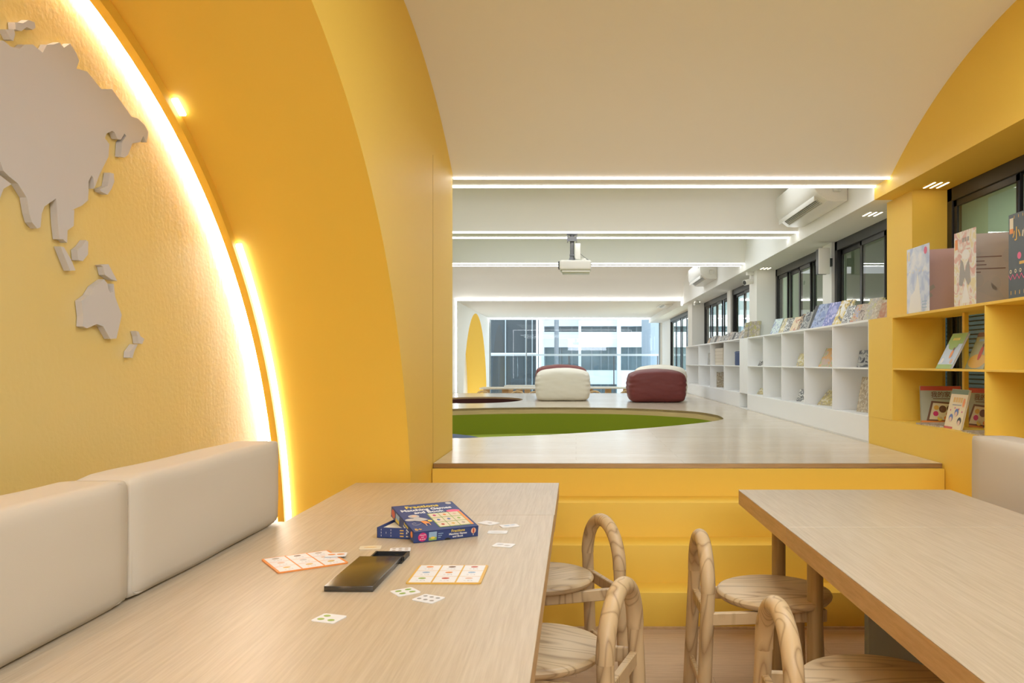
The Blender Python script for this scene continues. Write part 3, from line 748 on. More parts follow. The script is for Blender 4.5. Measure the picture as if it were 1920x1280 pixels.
# ------------------------------------------------------------------ far seating area
far_tops = mat('far_tabletop', (.70,.68,.63), .4, .4)
def far_table(x0, x1, y0, y1, label):
    t = empty('dining_table', ((x0+x1)/2, (y0+y1)/2, 0), label=label, cat='table', group='pale tables in the far seating area')
    atp(MB().box(x0, x1, y0, y1, .715, .755).build('tabletop', far_tops, t, bevel=.004), t)
    for x in (x0+.15, x0+.62, x1-.62, x1-.15):
        atp(MB().box(x-.08, x+.08, y0+.2, y0+.24, 0, .715).build('leg', m_tedge, t), t)
far_table(-2.40, -.80, 19.9, 20.7, 'pale long table at the far left below the rear window')
far_table(-1.95, -.10, 21.7, 22.5, 'pale long table farthest back, seen just above the far left one')
far_table(.20, 1.90, 20.2, 21.0, 'pale long table between the two bean bag pairs')
for x, y, lab in ((-2.27, 19.75, 'far wooden stool hoop at the left end of the far left table'), (-1.42, 19.75, 'far wooden stool hoop at the right part of the far left table'),
                  (-.98, 19.3, 'far wooden stool hoop just left of the cream bean bag'), (.45, 19.75, 'far wooden stool hoop just right of the cream bean bag'),
                  (1.22, 19.75, 'far wooden stool hoop just left of the maroon bean bag')):
    place_stool(x, y, x, y-.29, lab, group='wooden stools in the far seating area')

# ------------------------------------------------------------------ picture books
CV = {
 'teal':   cover('cover_teal', [(.10,.16,.22),(.35,.48,.50),(.60,.70,.62),(.14,.18,.35)], 14, seed=1),
 'cream':  cover('cover_cream', [(.62,.56,.42),(.75,.70,.55),(.55,.45,.15),(.40,.35,.30)], 16, seed=2),
 'white':  cover('cover_white', [(.60,.60,.58),(.75,.74,.70),(.08,.08,.08),(.70,.68,.62)], 14, seed=3),
 'orange': cover('cover_orange', [(.60,.20,.07),(.65,.45,.22),(.70,.60,.40),(.45,.15,.06)], 13, seed=4),
 'brown':  cover('cover_brown', [(.10,.055,.03),(.30,.16,.07),(.45,.32,.20),(.06,.04,.03)], 12, seed=5),
 'dark':   cover('cover_dark', [(.02,.02,.02),(.12,.13,.14),(.45,.45,.42),(.03,.03,.04)], 11, seed=6),
 'black':  cover('cover_black', [(.015,.015,.015),(.03,.03,.03),(.06,.06,.05)], 6, seed=7),
 'blue':   cover('cover_blue', [(.08,.13,.32),(.18,.25,.50),(.35,.42,.62),(.10,.14,.30)], 9, seed=8),
 'lilac':  cover('cover_lilac', [(.25,.24,.55),(.38,.38,.70),(.12,.15,.45),(.55,.52,.78)], 8, seed=9),
 'comic':  cover('cover_comic', [(.62,.60,.55),(.05,.05,.05),(.60,.42,.04),(.75,.73,.68)], 10, seed=10),
 'multi':  cover('cover_multi', [(.08,.09,.28),(.45,.10,.06),(.55,.40,.15),(.25,.28,.50)], 22, seed=11),
 'taupe':  cover('cover_taupe', [(.25,.18,.12),(.40,.32,.25),(.55,.48,.40),(.15,.10,.08)], 18, seed=12),
 'olive':  cover('cover_olive', [(.20,.20,.10),(.45,.42,.12),(.32,.28,.24),(.50,.45,.35)], 16, seed=13),
 'sand':   cover('cover_sand', [(.50,.42,.30),(.60,.52,.38),(.38,.30,.20),(.62,.58,.48)], 15, seed=14),
 'rust':   cover('cover_rust', [(.25,.07,.04),(.40,.16,.08),(.50,.35,.22)], 14, seed=15),
 'green':  cover('cover_green', [(.20,.38,.08),(.60,.32,.08),(.50,.36,.28),(.30,.45,.12)], 9, seed=16),
 'grey':   cover('cover_grey', [(.13,.13,.12),(.25,.24,.22),(.38,.36,.32)], 10, seed=17),
}
def make_book(w, h, t, key, name='picture_book', pages=m_page):
    o = empty(name); b = .0022
    c = MB().box(-w/2, w/2, 0, b, 0, h).box(-w/2, w/2, t-b, t, 0, h).box(-w/2, -w/2+b, 0, t, 0, h)
    c.build('cover', key if not isinstance(key, str) else CV[key], o)
    MB().box(-w/2+b, w/2-.004, b, t-b, .003, h-.003).build('page_block', pages, o)
    return o
def stand(o, x, y, z, yaw, tilt, label, group=None):
    o.location = (x, y, z); o.rotation_euler = (-R(tilt), 0, R(yaw)); return tag(o, label, 'book', group)
ZTOP = ZT+.0045
row = [(1450,30,.24,'teal','pale teal and navy'),(1466,30,.20,'cream','cream and yellow'),(1476,28,.20,'white','white with black marks'),(1487,30,.24,'orange','orange topped'),
       (1497,33,.12,'brown','dark brown slanted'),(1506,37,.18,'dark','black and grey patterned'),(1514,39,.10,'grey','slim grey'),(1521,45,.14,'black','black and yellow edged'),
       (1532,48,.24,'blue','large slate blue'),(1552,47,.24,'lilac','large lilac blue'),(1570,50,.20,'comic','white black and yellow'),(1583,36,.16,'white','narrow white'),
       (1601,38,.17,'multi','navy red and blue'),(1615,37,.16,'taupe','brownish'),(1628,44,.20,'olive','grey olive and yellow'),(1645,40,.22,'sand','sandy cream'),(1656,33,.16,'rust','rust red')]
for i, (px, hp, w_, k, desc) in enumerate(row):
    x = 2.34; y = F*x/(px-1080); H = hp*y/F/math.cos(R(24))*1.02
    o = make_book(w_, H, .012+.004*(i % 3), k)
    stand(o, x, y, ZTOP, -76+(i*37 % 11)-5, 24+(i*53 % 7)-3, desc + ' book on the near white shelf top, ' + ORD[i], 'picture books on the near white shelf top')
keys = ['brown','dark','grey','black','taupe','white','grey','dark','white','taupe','grey','black','white','dark','sand','white','grey']
dsc = {'brown':'brown','dark':'black and grey','grey':'grey','black':'black','taupe':'brownish','white':'white and black','sand':'sandy','olive':'olive green'}
for i, k in enumerate(keys):
    px = 1328+i*4.25; x = 2.36; y = F*x/(px-1080); hp = 13+4*math.sin(i*.9)*.5+i*.42
    o = make_book(.17, hp*y/F*1.08, .02, k)
    stand(o, x, y, ZTOP, -78, 24, dsc[k] + ' book on the far white shelf top, ' + ORD[i], 'books leaning on the far white shelf top')
for i, (k, px) in enumerate((('white',1399.5),('olive',1403),('olive',1406.5),('grey',1410),('olive',1413))):
    x = 2.30; y = F*x/(px-1080)
    o = make_book(.20, .215+.012*(i == 0), .022, k)
    stand(o, x, y, ZTOP, -62, 14-2*i, dsc[k] + ' tall book by the white pier, ' + ORD[i] + ' of five', 'tall books against the white pier')
# in the white cubbies
def cell_book(px, z, w_, H, k, yaw, tilt, label, x=2.33, t=.012):
    o = make_book(w_, H, t, k); stand(o, x, F*x/(px-1080), z, yaw, tilt, label, 'books inside the white cubbies')
zm, zb = ZM+T/2+.001, ZB+.001
cell_book(1548, zm, .20, .20, 'green', -65, 30, 'green and orange book leaning in the upper white cubby second from the yellow unit')
cell_book(1545, zb, .18, .21, 'cream', -60, 48, 'pale book slumped in the lower white cubby second from the yellow unit')
cell_book(1553, zb, .18, .16, 'taupe', -60, 50, 'brownish book behind the slumped pale one in the lower white cubby', 2.40)
cell_book(1621, zb, .20, .29, 'sand', -70, 12, 'tall sandy book leaning in the lower white cubby next to the yellow unit')
cell_book(1627, zm, .20, .15, 'dark', -50, 18, 'dark book edge in the upper white cubby next to the yellow unit', 2.42)
cell_book(1502, zm, .14, .14, 'cream', -60, 20, 'cream book corner in the upper white cubby third from the yellow unit')
cell_book(1502, zb, .14, .14, 'white', -60, 26, 'white book corner in the lower white cubby third from the yellow unit')
cell_book(1427, zm, .12, .07, 'white', -60, 30, 'small white book low in the upper white cubby farthest of the near unit')
cell_book(1426, zb, .14, .10, 'cream', -60, 40, 'small cream book fallen in the lower white cubby farthest of the near unit')
cell_book(1329, zm, .16, .21, 'grey', -85, 2, 'dark grey book upright in the upper cubby of the far white unit', 2.32, .03)
for i, (px, k) in enumerate(((1352.4,'grey'),(1354.2,'olive'),(1355.8,'sand'))):
    cell_book(px, zb, .20, .25-.02*(i == 0), k, 0, 0, ['grey','olive','sandy'][i] + ' upright book in the lower cubby of the far white unit', 2.40, .045)
t = empty('storage_box', (2.36, 11.22, ZM+T/2), label='navy blue storage bin in the upper cubby of the far white unit', cat='box')
MB().box(-.10,.10,-.17,.17,.001,.20).build('bin', mat('navy_fabric', (.05,.08,.18), .8), t, bevel=.012)
MB().box(-.103,-.099,-.16,.16,.175,.19).build('rim', mat('navy_rim', (.09,.12,.24), .7), t)
t = empty('storage_box', (2.38, 12.72, ZM+T/2), label='cream storage box with ribbed front in the upper cubby of the far white unit', cat='box')
MB().box(-.11,.11,-.34,.34,.001,.27).build('body', mat('box_cream', (.62,.55,.44), .7), t, bevel=.006)
for k in range(4): MB().box(-.114,-.109,-.33,.33,.05+.055*k,.056+.055*k).build('rib', mat('box_rib', (.50,.43,.33), .7), t)

# ---- decorated covers: u to the right, v up, on the front face (local -Y)
RX = Matrix.Rotation(R(90), 4, 'X')
def deco(par, name, pts, m, lift=.0006, off=(0,0,0)):
    n = len(pts); mb = MB()
    mb.face([(u+off[0], -lift+off[1], v+off[2]) for u, v in pts])
    return mb.build(name, m, par, fix=False)
def disc(u, v, r, rv=None, n=20): return [(u+r*math.cos(2*math.pi*i/n), v+(rv or r)*math.sin(2*math.pi*i/n)) for i in range(n)]
def rect(u0, u1, v0, v1): return [(u0,v0),(u1,v0),(u1,v1),(u0,v1)]
P_ = {k: mat('ink_'+k, c, .45) for k, c in dict(white=(.80,.80,.80), black=(.02,.02,.02), grey=(.35,.33,.31), pink=(.75,.12,.25), magenta=(.60,.03,.18), yellow=(.80,.60,.08),
      orange=(.80,.28,.06), red=(.55,.08,.04), green=(.30,.45,.10), blue=(.08,.14,.40), cream=(.75,.66,.48), brown=(.18,.08,.04), skin=(.72,.48,.34), taupe=(.42,.33,.26), lightgrey=(.52,.50,.48), sky=(.30,.45,.62), gold=(.70,.42,.08)).items()}
def panel(par, A, B, H, m, name, z):
    ax, ay = A; bx, by = B; w_ = math.hypot(bx-ax, by-ay)
    o = MB().box(0, w_, 0, .004, 0, H).build(name, m, par)
    o.location = (ax-par.location.x, ay-par.location.y, z-par.location.z); o.rotation_euler = (0, 0, math.atan2(by-ay, bx-ax)); return o, w_
def v_book(hinge, near, back, H, mf, mb_, label):
    r = empty('display_book', (hinge[0], hinge[1], ZTOP), label=label, cat='book', group='large picture books standing open on the yellow shelf top')
    f, w_ = panel(r, hinge, near, H, mf, 'front_cover', ZTOP)
    b, w2 = panel(r, (hinge[0]+.004, hinge[1]+.004), back, H-.004, mb_, 'back_cover', ZTOP)
    pg = MB().box(.006, w2-.006, -.012, -.0005, .004, H-.01)
    d = Vector((near[0]-hinge[0], near[1]-hinge[1], 0)).normalized()
    q = Vector((hinge[0], hinge[1], 0)) + Vector((.03, -.02, 0))
    return r, f, b, w_, w2
HB = .44
# blue book with a white peak
r, f, b, w1, w2 = v_book((2.25,5.44), (2.25,5.10), (2.53,5.30), HB, cover('cover_night', [(.28,.38,.62),(.42,.50,.72),(.60,.66,.80),(.72,.74,.82)], 5, seed=21), mat('cover_mauve', (.56,.32,.28), .4),
    'tall pale blue picture book with a white peak, leftmost on the yellow shelf top')
deco(f, 'printed_peak', [(.03,0.01),(w1-.11,.01),(w1-.13,.12),(.20,.17),(.17,.27),(.15,.20),(.12,.15),(.06,.12)], P_['white'])
deco(f, 'printed_badge', rect(.015,.05,.36,.42), P_['cream']); deco(f, 'printed_badge', disc(.29,.40,.024), P_['pink'])
random.seed(4)
for k in range(5): deco(f, 'printed_star', disc(.05+.05*k, .27+.05*random.random(), .006), P_['cream'])
for k in range(3): deco(f, 'printed_lines', rect(w1-.10, w1-.03, .03+.02*k, .036+.02*k), P_['sky'])
for k in range(2):
    a = R(35); u0, v0 = .09+.015*k, .075+.055*k; L_ = .085
    deco(b, 'printed_bar', [(u0,v0),(u0+L_*math.cos(a),v0+L_*math.sin(a)),(u0+L_*math.cos(a)-.02*math.sin(a)+.0,v0+L_*math.sin(a)+.024),(u0-.02*math.sin(a),v0+.024)], P_['taupe'])
# yellow and pink book
r, f, b, w1, w2 = v_book((2.25,4.76), (2.25,4.506), (2.56,4.64), HB, cover('cover_garden', [(.72,.55,.12),(.72,.62,.35),(.75,.72,.66),(.66,.38,.32)], 9, seed=23), mat('cover_taupe_back', (.45,.34,.26), .45),
    'white yellow and pink picture book, middle one on the yellow shelf top')
deco(f, 'printed_arch', [(.06,.13),(.08,.28),(.11,.26),(.13,.20),(.155,.25),(.18,.27),(.20,.14),(.17,.12),(.13,.17),(.10,.12)], P_['grey'])
deco(f, 'printed_glow', disc(.14,.30,.045,.03), P_['white']); deco(f, 'printed_cone', [(.09,.02),(.19,.02),(.14,.16)], P_['white'])
deco(f, 'printed_badge', rect(.012,.045,.34,.40), P_['orange'])
for k in range(3): deco(f, 'printed_title', rect(.10+.03*k,.12+.03*k,.375,.40), P_['grey'])
deco(b, 'printed_shape', [(.12,.10),(.20,.06),(.27,.05),(.22,.12),(.18,.16)], P_['taupe'])
for (u, v) in ((.13,.16),(.22,.14),(.28,.30)): deco(b, 'printed_window', disc(u, v, .026, .04), P_['taupe'])
deco(b, 'printed_cloud', disc(.09,.32,.05,.045), P_['taupe'])
for k, (v, L_) in enumerate(((.295,.20),(.270,.11),(.248,.12),(.225,.22),(.205,.09))): deco(b, 'printed_lines', rect(.05,.05+L_,v,v+.006), P_['brown'], .0012)
# dark chalkboard book
r, f, b, w1, w2 = v_book((2.25,4.16), (2.25,3.80), (2.54,4.05), HB, mat('cover_chalkboard', (.045,.055,.06), .3, .6), mat('cover_dark_back', (.04,.04,.045), .4),
    'black chalkboard style picture book at the right edge of the yellow shelf top')
text('小', .075, P_['gold'], f, Matrix.Translation((.075, -.001, .33)) @ RX, 'title_lettering', bold=.001)
text('心', .075, P_['cream'], f, Matrix.Translation((.160, -.001, .33)) @ RX, 'title_lettering', bold=.001)
deco(f, 'printed_badge', rect(.01,.045,.36,.42), P_['cream']); deco(f, 'printed_badge', rect(.01,.045,.34,.365), P_['orange'], .0009)
zz = [( .02*k, .10 if k % 2 else .125) for k in range(0, 18)]
mbz = MB()
for k in range(17): mbz.face([(zz[k][0], -.001, zz[k][1]), (zz[k+1][0], -.001, zz[k+1][1]), (zz[k+1][0], -.001, zz[k+1][1]+.007), (zz[k][0], -.001, zz[k][1]+.007)])
mbz.build('printed_zigzag', P_['pink'], f, fix=False)
for k in range(6):
    deco(f, 'printed_ring', disc(.02+.045*k, .145, .010), P_['cream']); deco(f, 'printed_ring', disc(.02+.045*k, .145, .005), P_['black'], .0012)
for k in range(8): deco(f, 'printed_tick', rect(.02+.04*k,.026+.04*k,.025,.045), P_['gold']); deco(f, 'printed_tick', rect(.05+.04*k,.055+.04*k,.415,.43), P_['gold'])
deco(f, 'printed_flower', disc(.10,.22,.018), P_['pink']); deco(f, 'printed_lines', rect(.10,.2,.175,.19), P_['gold'])

# books in the yellow cubbies
gy = 'picture books inside the yellow cubbies'
b1 = make_book(.20, .245, .012, mat('cover_pale_blue', (.45,.55,.68), .35)); stand(b1, 2.25, 4.91, zm, -90, 27, 'lime green and pale blue picture book leaning in the upper yellow cubby', gy)
c = b1.children[0]
deco(c, 'printed_field', rect(-.098,.098,.17,.243), P_['green']); deco(c, 'printed_tree', disc(-.01,.165,.06,.035), P_['green'], .0009)
deco(c, 'printed_grass', rect(-.098,.098,.0,.03), P_['green']); deco(c, 'printed_child', disc(.02,.10,.016,.03), P_['orange'], .001); deco(c, 'printed_child', disc(.022,.135,.011), P_['brown'], .0012)
for k in range(5): deco(c, 'printed_title', rect(-.05+.018*k,-.038+.018*k,.195,.212), P_['yellow'], .0011)
deco(c, 'printed_flower', disc(-.06,.055,.018), P_['white'], .0011); deco(c, 'printed_flower', disc(.06,.05,.016), P_['skin'], .0011)
b2 = make_book(.22, .235, .02, mat('cover_sage', (.38,.40,.25), .4)); stand(b2, 2.33, 4.69, zm, -90, 22, 'sage green story book with dark top band behind the lime one, upper yellow cubby', gy)
c = b2.children[0]
deco(c, 'printed_band', rect(-.108,.108,.205,.233), P_['brown']); deco(c, 'printed_meadow', disc(0,.05,.10,.045), P_['gold']); deco(c, 'printed_figure', disc(.01,.10,.02,.045), P_['red'], .001)
deco(c, 'printed_figure', disc(.012,.15,.013), P_['brown'], .0012); deco(c, 'printed_title', rect(-.06,.06,.175,.19), P_['sky'], .001); deco(c, 'printed_leaves', disc(.07,.17,.03), P_['yellow'], .001)
def family(x, y, yaw, tilt, label):
    b = make_book(.26, .245, .014, mat('cover_grey_green', (.42,.44,.36), .4)); stand(b, x, y, zb, yaw, tilt, label, gy)
    c = b.children[0]
    deco(c, 'printed_band', rect(-.129,.129,.215,.244), P_['red'])
    text('我的家', .042, P_['brown'], c, Matrix.Translation((0,-.001,.185)) @ RX, 'title_lettering', bold=.0006)
    deco(c, 'printed_lines', rect(-.05,.07,.157,.162), P_['brown'], .001)
    deco(c, 'printed_frame', [(-.095,.012),(.105,.004),(.125,.13),(-.06,.145)], P_['brown'], .001)
    deco(c, 'printed_picture', [(-.078,.022),(.09,.015),(.107,.12),(-.05,.132)], P_['cream'], .0014)
    for (u, v, rr, k) in ((-.03,.10,.016,'gold'),(.01,.09,.024,'brown'),(.012,.086,.014,'skin'),(.055,.095,.02,'brown'),(.056,.09,.012,'skin'),(-.035,.06,.017,'magenta'),(.05,.055,.02,'red'),(0,.045,.02,'cream'),(-.01,.028,.016,'yellow'),(.03,.03,.014,'orange'),(.085,.08,.014,'brown')):
        deco(c, 'printed_face', disc(u, v, rr), P_[k], .0018+.0001*rr)
    deco(c, 'printed_base', rect(-.129,.02,.0,.014), P_['orange'], .001)
    return b
family(2.44, 5.34, -8, 6, 'red banded family picture book propped at the back left of the lower yellow cubby')
family(2.485, 4.92, -62, 10, 'red banded family picture book copy at the right of the lower yellow cubby')
b3 = make_book(.215, .245, .012, mat('cover_warm_cream', (.74,.62,.38), .4)); stand(b3, 2.262, 4.815, zb, -90, 13, 'cream picture book with drawn faces standing in front in the lower yellow cubby', gy)
c = b3.children[0]
deco(c, 'printed_band', rect(-.105,.105,.215,.244), mat('ink_sage', (.16,.22,.12), .5))
for k in range(4): deco(c, 'printed_title', rect(-.06+.03*k,-.038+.03*k,.165,.195), P_['gold'])
deco(c, 'printed_lines', rect(-.06,.05,.145,.152), P_['grey']); deco(c, 'printed_seal', disc(.075,.165,.014,.028), P_['orange'])
for (u, v) in ((-.045,.06),(.01,.095),(.065,.045)):
    deco(c, 'printed_hair', disc(u, v+.008, .024, .024), P_['black'] if u > .05 else P_['blue'], .0008); deco(c, 'printed_face', disc(u, v-.002, .016), P_['skin'], .0012)
for (u, v) in ((-.07,.115),(.03,.125),(.075,.11),(-.02,.13)): deco(c, 'printed_doodle', disc(u, v, .006), P_['magenta'])
deco(c, 'printed_base', rect(-.105,.0,.0,.014), P_['red'], .001)
def flat_book(x, y, z, w_, d, t, yaw, m, label, grp=gy):
    o = empty('picture_book', (x, y, z), (0, 0, R(yaw)), label, 'book', grp)
    MB().box(-w_/2, w_/2, -d/2, d/2, 0, .002).box(-w_/2, w_/2, -d/2, d/2, t-.002, t).box(-w_/2,-w_/2+.002,-d/2,d/2,0,t).build('cover', m, o)
    MB().box(-w_/2+.002, w_/2-.003, -d/2+.003, d/2-.003, .002, t-.002).build('page_block', m_page, o)
flat_book(2.325, 5.08, zb, .20, .26, .012, 8, CV['taupe'], 'thin brownish book lying flat at the front of the lower yellow cubby')
flat_book(2.33, 4.50, zb, .22, .25, .010, -6, CV['sand'], 'thin sandy book lying flat at the right of the lower yellow cubby')
flat_book(2.36, 3.66, zm, .22, .30, .008, 4, CV['brown'], 'thin brown book lying flat on the middle board at the right frame edge')

# ------------------------------------------------------------------ things on the left table
ZQ = ZTAB
# cards
def card(px, py, w_, d, yaw, label, dots=(), m=P_['white'], ink=P_['grey'], z=0, grp='small game cards on the left table'):
    Y = F*(EYE-ZQ)/(py-680); X = (px-1080)*Y/F
    o = empty('game_card', (X, Y, ZQ+z), (0, 0, R(yaw)), label, 'card', grp)
    r = .006; pts = []
    for cx, cyy, a0 in ((w_/2-r, d/2-r, 0), (-w_/2+r, d/2-r, 90), (-w_/2+r, -d/2+r, 180), (w_/2-r, -d/2+r, 270)):
        for k in range(5): a = R(a0+22.5*k); pts.append((cx+r*math.cos(a), cyy+r*math.sin(a)))
    MB().prism(pts, lambda p: (p[0], p[1], .0003), lambda p: (p[0], p[1], .0023)).build('card_board', m, o)
    for (u, v, a, b) in dots:
        mb = MB().face([(u*w_+x, v*d+y, .0027) for x, y in disc(0, 0, a, b, 16)]); mb.build('printed_symbol', ink, o, fix=False)
    return o
six = [(u, v, .0062, .0055) for u in (-.3, 0, .3) for v in (-.22, .22)]
four = [(u, v, .009, .007) for u in (-.22, .22) for v in (-.22, .22)]
card(617, 1160, .064, .057, -18, 'small card with green symbols nearest the camera on the left table', four[:3], ink=P_['green'])
card(760, 1110, .064, .058, 37, 'small card with four lime symbols just below the right game board', four, ink=P_['green'])
card(803.5, 1123, .067, .058, -28, 'small card with six grey dots below the right game board', six)
card(630, 1043.5, .065, .05, 9, 'small card with orange symbols lying on the left game board', [(-.2,0,.012,.008),(.22,0,.012,.008)], ink=P_['orange'], z=.0052)
card(694.5, 1027, .070, .048, 8, 'pale yellow card behind the black case', [(0,0,.022,.004)], m=P_['cream'], ink=P_['gold'])
card(744, 1035.5, .066, .048, -26, 'small card mostly hidden under the grey dotted one behind the black case')
card(750.5, 1032.5, .066, .050, 10, 'small card with six brown dots behind the black case', six, ink=P_['taupe'], z=.0028)
card(916, 980.8, .070, .055, -38, 'small card directly right of the blue box, farthest left of the group', [(.1,.0,.01,.008)], ink=P_['lightgrey'])
card(955, 986, .068, .050, 21, 'small card farthest right of the group beside the blue box', [(-.15,0,.012,.006),(.2,.1,.01,.004)], ink=P_['sky'])
card(933, 998, .070, .046, 0, 'small white card lying square in the group right of the blue box', [(0,-.1,.024,.003)], ink=P_['lightgrey'])
card(944.5, 1022.5, .068, .052, -15, 'small white card nearest the camera right of the blue box', [(-.2,.1,.012,.006),(.2,-.1,.01,.007)], ink=P_['lightgrey'])
# bingo boards
def board(X, Y, yaw, line, label, inks):
    o = empty('game_board', (X, Y, ZQ), (0, 0, R(yaw)), label, 'game board', 'lotto boards on the left table')
    w_, d = .208, .196
    r = .008; pts = []
    for cx, cyy, a0 in ((w_/2-r, d/2-r, 0), (-w_/2+r, d/2-r, 90), (-w_/2+r, -d/2+r, 180), (w_/2-r, -d/2+r, 270)):
        for k in range(5): a = R(a0+22.5*k); pts.append((cx+r*math.cos(a), cyy+r*math.sin(a)))
    MB().prism(pts, lambda p: (p[0], p[1], .0003), lambda p: (p[0], p[1], .0040)).build('board', line, o)
    for i in range(3):
        for j in range(3):
            u0 = -w_/2+.007+i*(w_-.010)/3; v0 = -d/2+.006+j*(d-.008)/3
            cell = MB().box(u0, u0+(w_-.010)/3-.005, v0, v0+(d-.008)/3-.004, .0040, .0044).build('cell', P_['white'], o)
            uc = u0+.03; vc = v0+.040
            MB().face([(uc+x, vc+y, .0047) for x, y in disc(0, 0, .011, .008, 16)]).build('printed_symbol', inks[(i*3+j) % len(inks)], cell, fix=False)
            text('= 1/3', .012, P_['lightgrey'], cell, Matrix.Translation((uc, v0+.016, .0045)), 'fraction_lettering', ext=.0001) if (i+j) % 2 else \
            text('= 2/4', .012, P_['lightgrey'], cell, Matrix.Translation((uc, v0+.016, .0045)), 'fraction_lettering', ext=.0001)
    return o
board(-.366, 2.302, 0, P_['gold'], 'yellow bordered lotto board with nine squares right of the black case', [P_['green'],P_['sky'],P_['orange'],P_['red'],P_['orange'],P_['brown'],P_['skin'],P_['sky'],P_['red']])
board(-.832, 2.452, 35, P_['orange'], 'orange bordered lotto board with nine squares left of the black case', [P_['gold'],P_['skin'],P_['taupe'],P_['gold'],P_['lightgrey'],P_['brown']])
# black case with its tray pulled out
t = empty('pencil_case', (-.603, 2.30, ZQ), (0, 0, R(-1)), 'flat glossy black case with its tray slid out at the back', 'case')
m_case = mat('glossy_black', (.03,.024,.018), .22, .8); add_bump(m_case, 400, .08, .0005)
MB().box(-.066, .066, -.17, .16, .0005, .016).build('lid', m_case, t, bevel=.002)
mb = MB().box(-.035, .072, .13, .235, .0005, .003).box(-.035, -.029, .162, .235, .003, .014).box(.066, .072, .162, .235, .003, .014).box(-.035, .072, .229, .235, .003, .014)
mb.build('tray', m_black, t)

# game box: lid leaning on its base
m_navy = mat('box_navy', (.035,.06,.20), .45, .4)
m_navyin = mat('box_inner', (.10,.13,.26), .6, .3)
bx = empty('game_box', (-.694, 2.79, ZQ), (0, 0, R(-11)), 'navy blue Fractions game box, mouse on its lid, lid leaning half off the base', 'box')
W, D, H = .225, .25, .037; tt = .0025
MB().box(0, W, 0, D, .0005, tt).box(0, W, 0, tt, .0005, H).box(0, W, D-tt, D, .0005, H).box(0, tt, 0, D, .0005, H).box(W-tt, W, 0, D, .0005, H).build('tray', m_navy, bx)
MB().box(.006, W-.006, .006, D-.006, tt, H-.008).build('insert', m_page, bx)
for k in range(3):
    for u in (.016, .034, .052):
        if u == .034 and k != 1: continue
        text('1', .009, P_['white'], bx, Matrix.Translation((u, -.0006, .009+.010*k)) @ RX, 'symbol_lettering')
    deco(bx, 'printed_bar', rect(.085,.099,.007+.010*k,.011+.010*k), P_['gold']); deco(bx, 'printed_bar', rect(.108,.122,.007+.010*k,.011+.010*k), P_['cream'])
# lid
WL, DL, HL = .232, .275, .038
yaw, pitch = R(29), math.asin(.045/DL)
lid = MB().box(0, WL, 0, DL, HL-tt, HL).box(0, WL, 0, tt, 0, HL).box(0, WL, DL-tt, DL, 0, HL).box(0, tt, 0, DL, 0, HL).box(WL-tt, WL, 0, DL, 0, HL).build('lid', m_navy, bx, bevel=.0008, seg=1)
lid.matrix_parent_inverse = (Matrix.Translation(bx.location) @ Matrix.Rotation(R(-11), 4, 'Z')).inverted()
lid.location = (-.548, 2.70, ZQ+.001); lid.rotation_euler = (pitch, 0, yaw)
def top(name, pts, m, lift=.0005):
    return MB().face([(u, v, HL+lift) for u, v in pts]).build(name, m, lid, fix=False)
tp = lambda u, v: Matrix.Translation((u, v, HL+.0003))
text('Fractions', .034, P_['yellow'], lid, tp(.105, .245), 'title_lettering', bold=.0009)
text('Matching Games', .0285, P_['white'], lid, tp(.112, .213), 'title_lettering', bold=.0008)
text('and Book', .0285, P_['white'], lid, tp(.112, .184), 'title_lettering', bold=.0008)
text('5+', .024, P_['gold'], lid, tp(.022, .022), 'age_lettering', bold=.0008)
top('printed_badge', disc(.212, .258, .011, .012), P_['lightgrey'])
top('printed_badge', disc(.200, .172, .026, .014), P_['pink'], .0010)
# printed lotto board on the lid
top('printed_board', [(.098,.022),(.222,.022),(.222,.165),(.098,.165)], P_['green']); top('printed_stripe', [(.214,.022),(.224,.022),(.224,.160),(.214,.165)], P_['orange'], .0008)
random.seed(9)
for i in range(3):
    for j in range(3):
        top('printed_cell', rect(.101+.0378*i, .136+.0378*i, .026+.0465*j, .068+.0465*j), P_['cream'], .0011)
        top('printed_symbol', disc(.118+.0378*i, .047+.0465*j, .006, .008), P_[['red','blue','magenta','gold','blue','orange','taupe','green','skin'][i*3+j]], .0016)
# mouse
top('printed_mouse', disc(.045, .150, .020, .017), P_['lightgrey'], .0009); top('printed_mouse', disc(.026, .118, .022, .013), P_['lightgrey'], .0010)
top('printed_mouse', [(.035,.105),(.050,.095),(.085,.105),(.078,.118),(.060,.135),(.045,.140),(.035,.125)], P_['lightgrey'], .0013)
top('printed_mouse', disc(.047, .151, .010, .009), P_['skin'], .0014)
top('printed_shirt', [(.052,.098),(.072,.095),(.080,.070),(.058,.068)], P_['orange'], .0012); top('printed_cheese', disc(.086, .092, .008, .010), P_['yellow'], .0013)
top('printed_leg', rect(.060,.063,.048,.068), P_['skin'], .0012); top('printed_leg', rect(.074,.077,.050,.068), P_['skin'], .0012)
tail = [(.050,.078),(.040,.066),(.028,.062),(.018,.068),(.017,.080),(.026,.086),(.032,.080)]
for k in range(6):
    (a, b), (c_, d_) = tail[k], tail[k+1]; top('printed_tail', [(a,b),(c_,d_),(c_+.001,d_+.0026),(a+.001,b+.0026)], P_['lightgrey'], .0009)
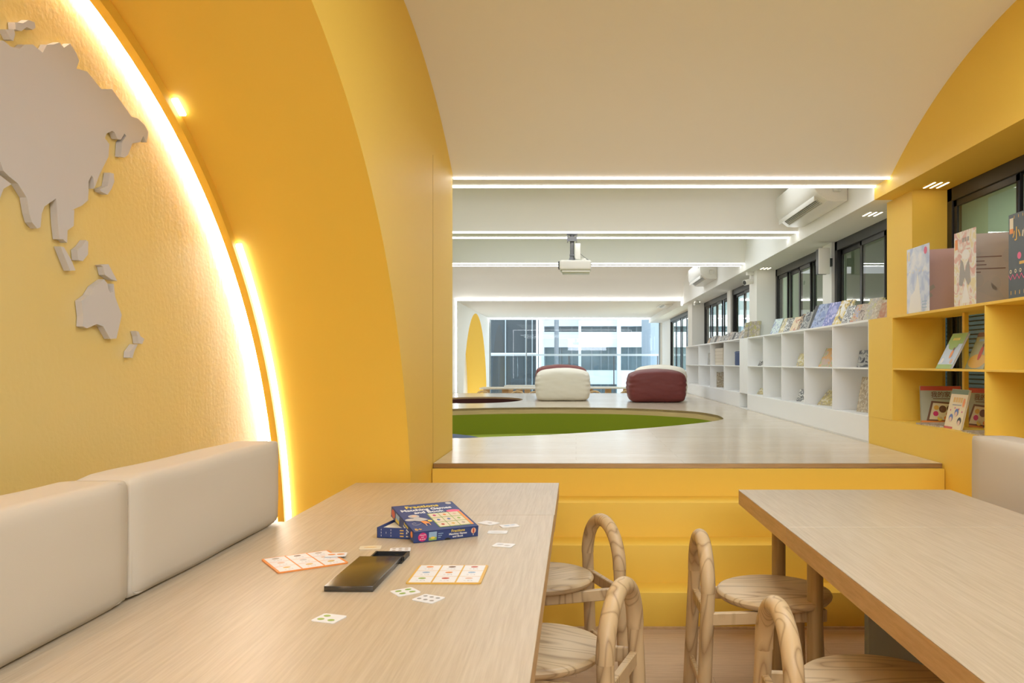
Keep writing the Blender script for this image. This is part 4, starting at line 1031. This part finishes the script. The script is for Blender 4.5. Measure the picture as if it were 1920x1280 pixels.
# front side of the lid
def side(name, pts, m, lift=.0006): return MB().face([(u, -lift, v) for u, v in pts]).build(name, m, lid, fix=False)
sd = lambda u, v: Matrix.Translation((u, -.0006, v)) @ RX
side('printed_badge', disc(.030, .019, .0155, .0155), P_['magenta'])
for k, s_ in enumerate(('4 boards', 'and', '36 cards')): text(s_, .0062, P_['white'], lid, sd(.030, .0265-.0075*k) @ Matrix.Translation((0,0,.0006)), 'badge_lettering')
side('printed_picture', rect(.052,.080,.004,.034), P_['sky']); side('printed_picture', rect(.052,.080,.004,.015), P_['green'], .0009); side('printed_picture', disc(.066,.013,.008,.004), P_['yellow'], .0012)
for k in range(3): side('printed_lines', rect(.085,.103-.004*k,.024-.007*k,.0265-.007*k), P_['sky'])
text('Fractions', .0135, P_['yellow'], lid, sd(.157, .0295), 'title_lettering', bold=.0002)
text('Matching Games', .0098, P_['white'], lid, sd(.157, .0185), 'title_lettering', bold=.0002)
text('and Book', .0098, P_['white'], lid, sd(.157, .0090), 'title_lettering', bold=.0002)
side('thumb_notch', disc(.120, .0, .011, .007, 24)[:13], P_['black'], .0007)
side('printed_balloon', disc(.214, .023, .009, .0105), P_['skin']); side('printed_balloon', disc(.214, .023, .003, .0100), P_['red'], .0009); side('printed_balloon', rect(.2125,.2155,.006,.011), P_['cream'])
# left side of the lid
def lside(name, pts, m, lift=.0006): return MB().face([(-lift, DL-u, v) for u, v in pts]).build(name, m, lid, fix=False)
RL = Matrix.Rotation(R(-90), 4, 'Z') @ RX
ls = lambda u, v: Matrix.Translation((-.0006, DL-u, v)) @ RL
lside('printed_badge', disc(.030, .020, .022, .015), P_['red']); lside('printed_picture', rect(.062,.105,.004,.034), P_['sky']); lside('printed_picture', rect(.062,.105,.004,.016), P_['yellow'], .0009)
text('Fractions', .0125, P_['yellow'], lid, ls(.185, .0295), 'title_lettering'); text('Matching Games', .0095, P_['white'], lid, ls(.185, .0185), 'title_lettering'); text('and Book', .0095, P_['white'], lid, ls(.185, .0090), 'title_lettering')
lside('printed_balloon', disc(.250, .022, .012, .011), P_['orange'])
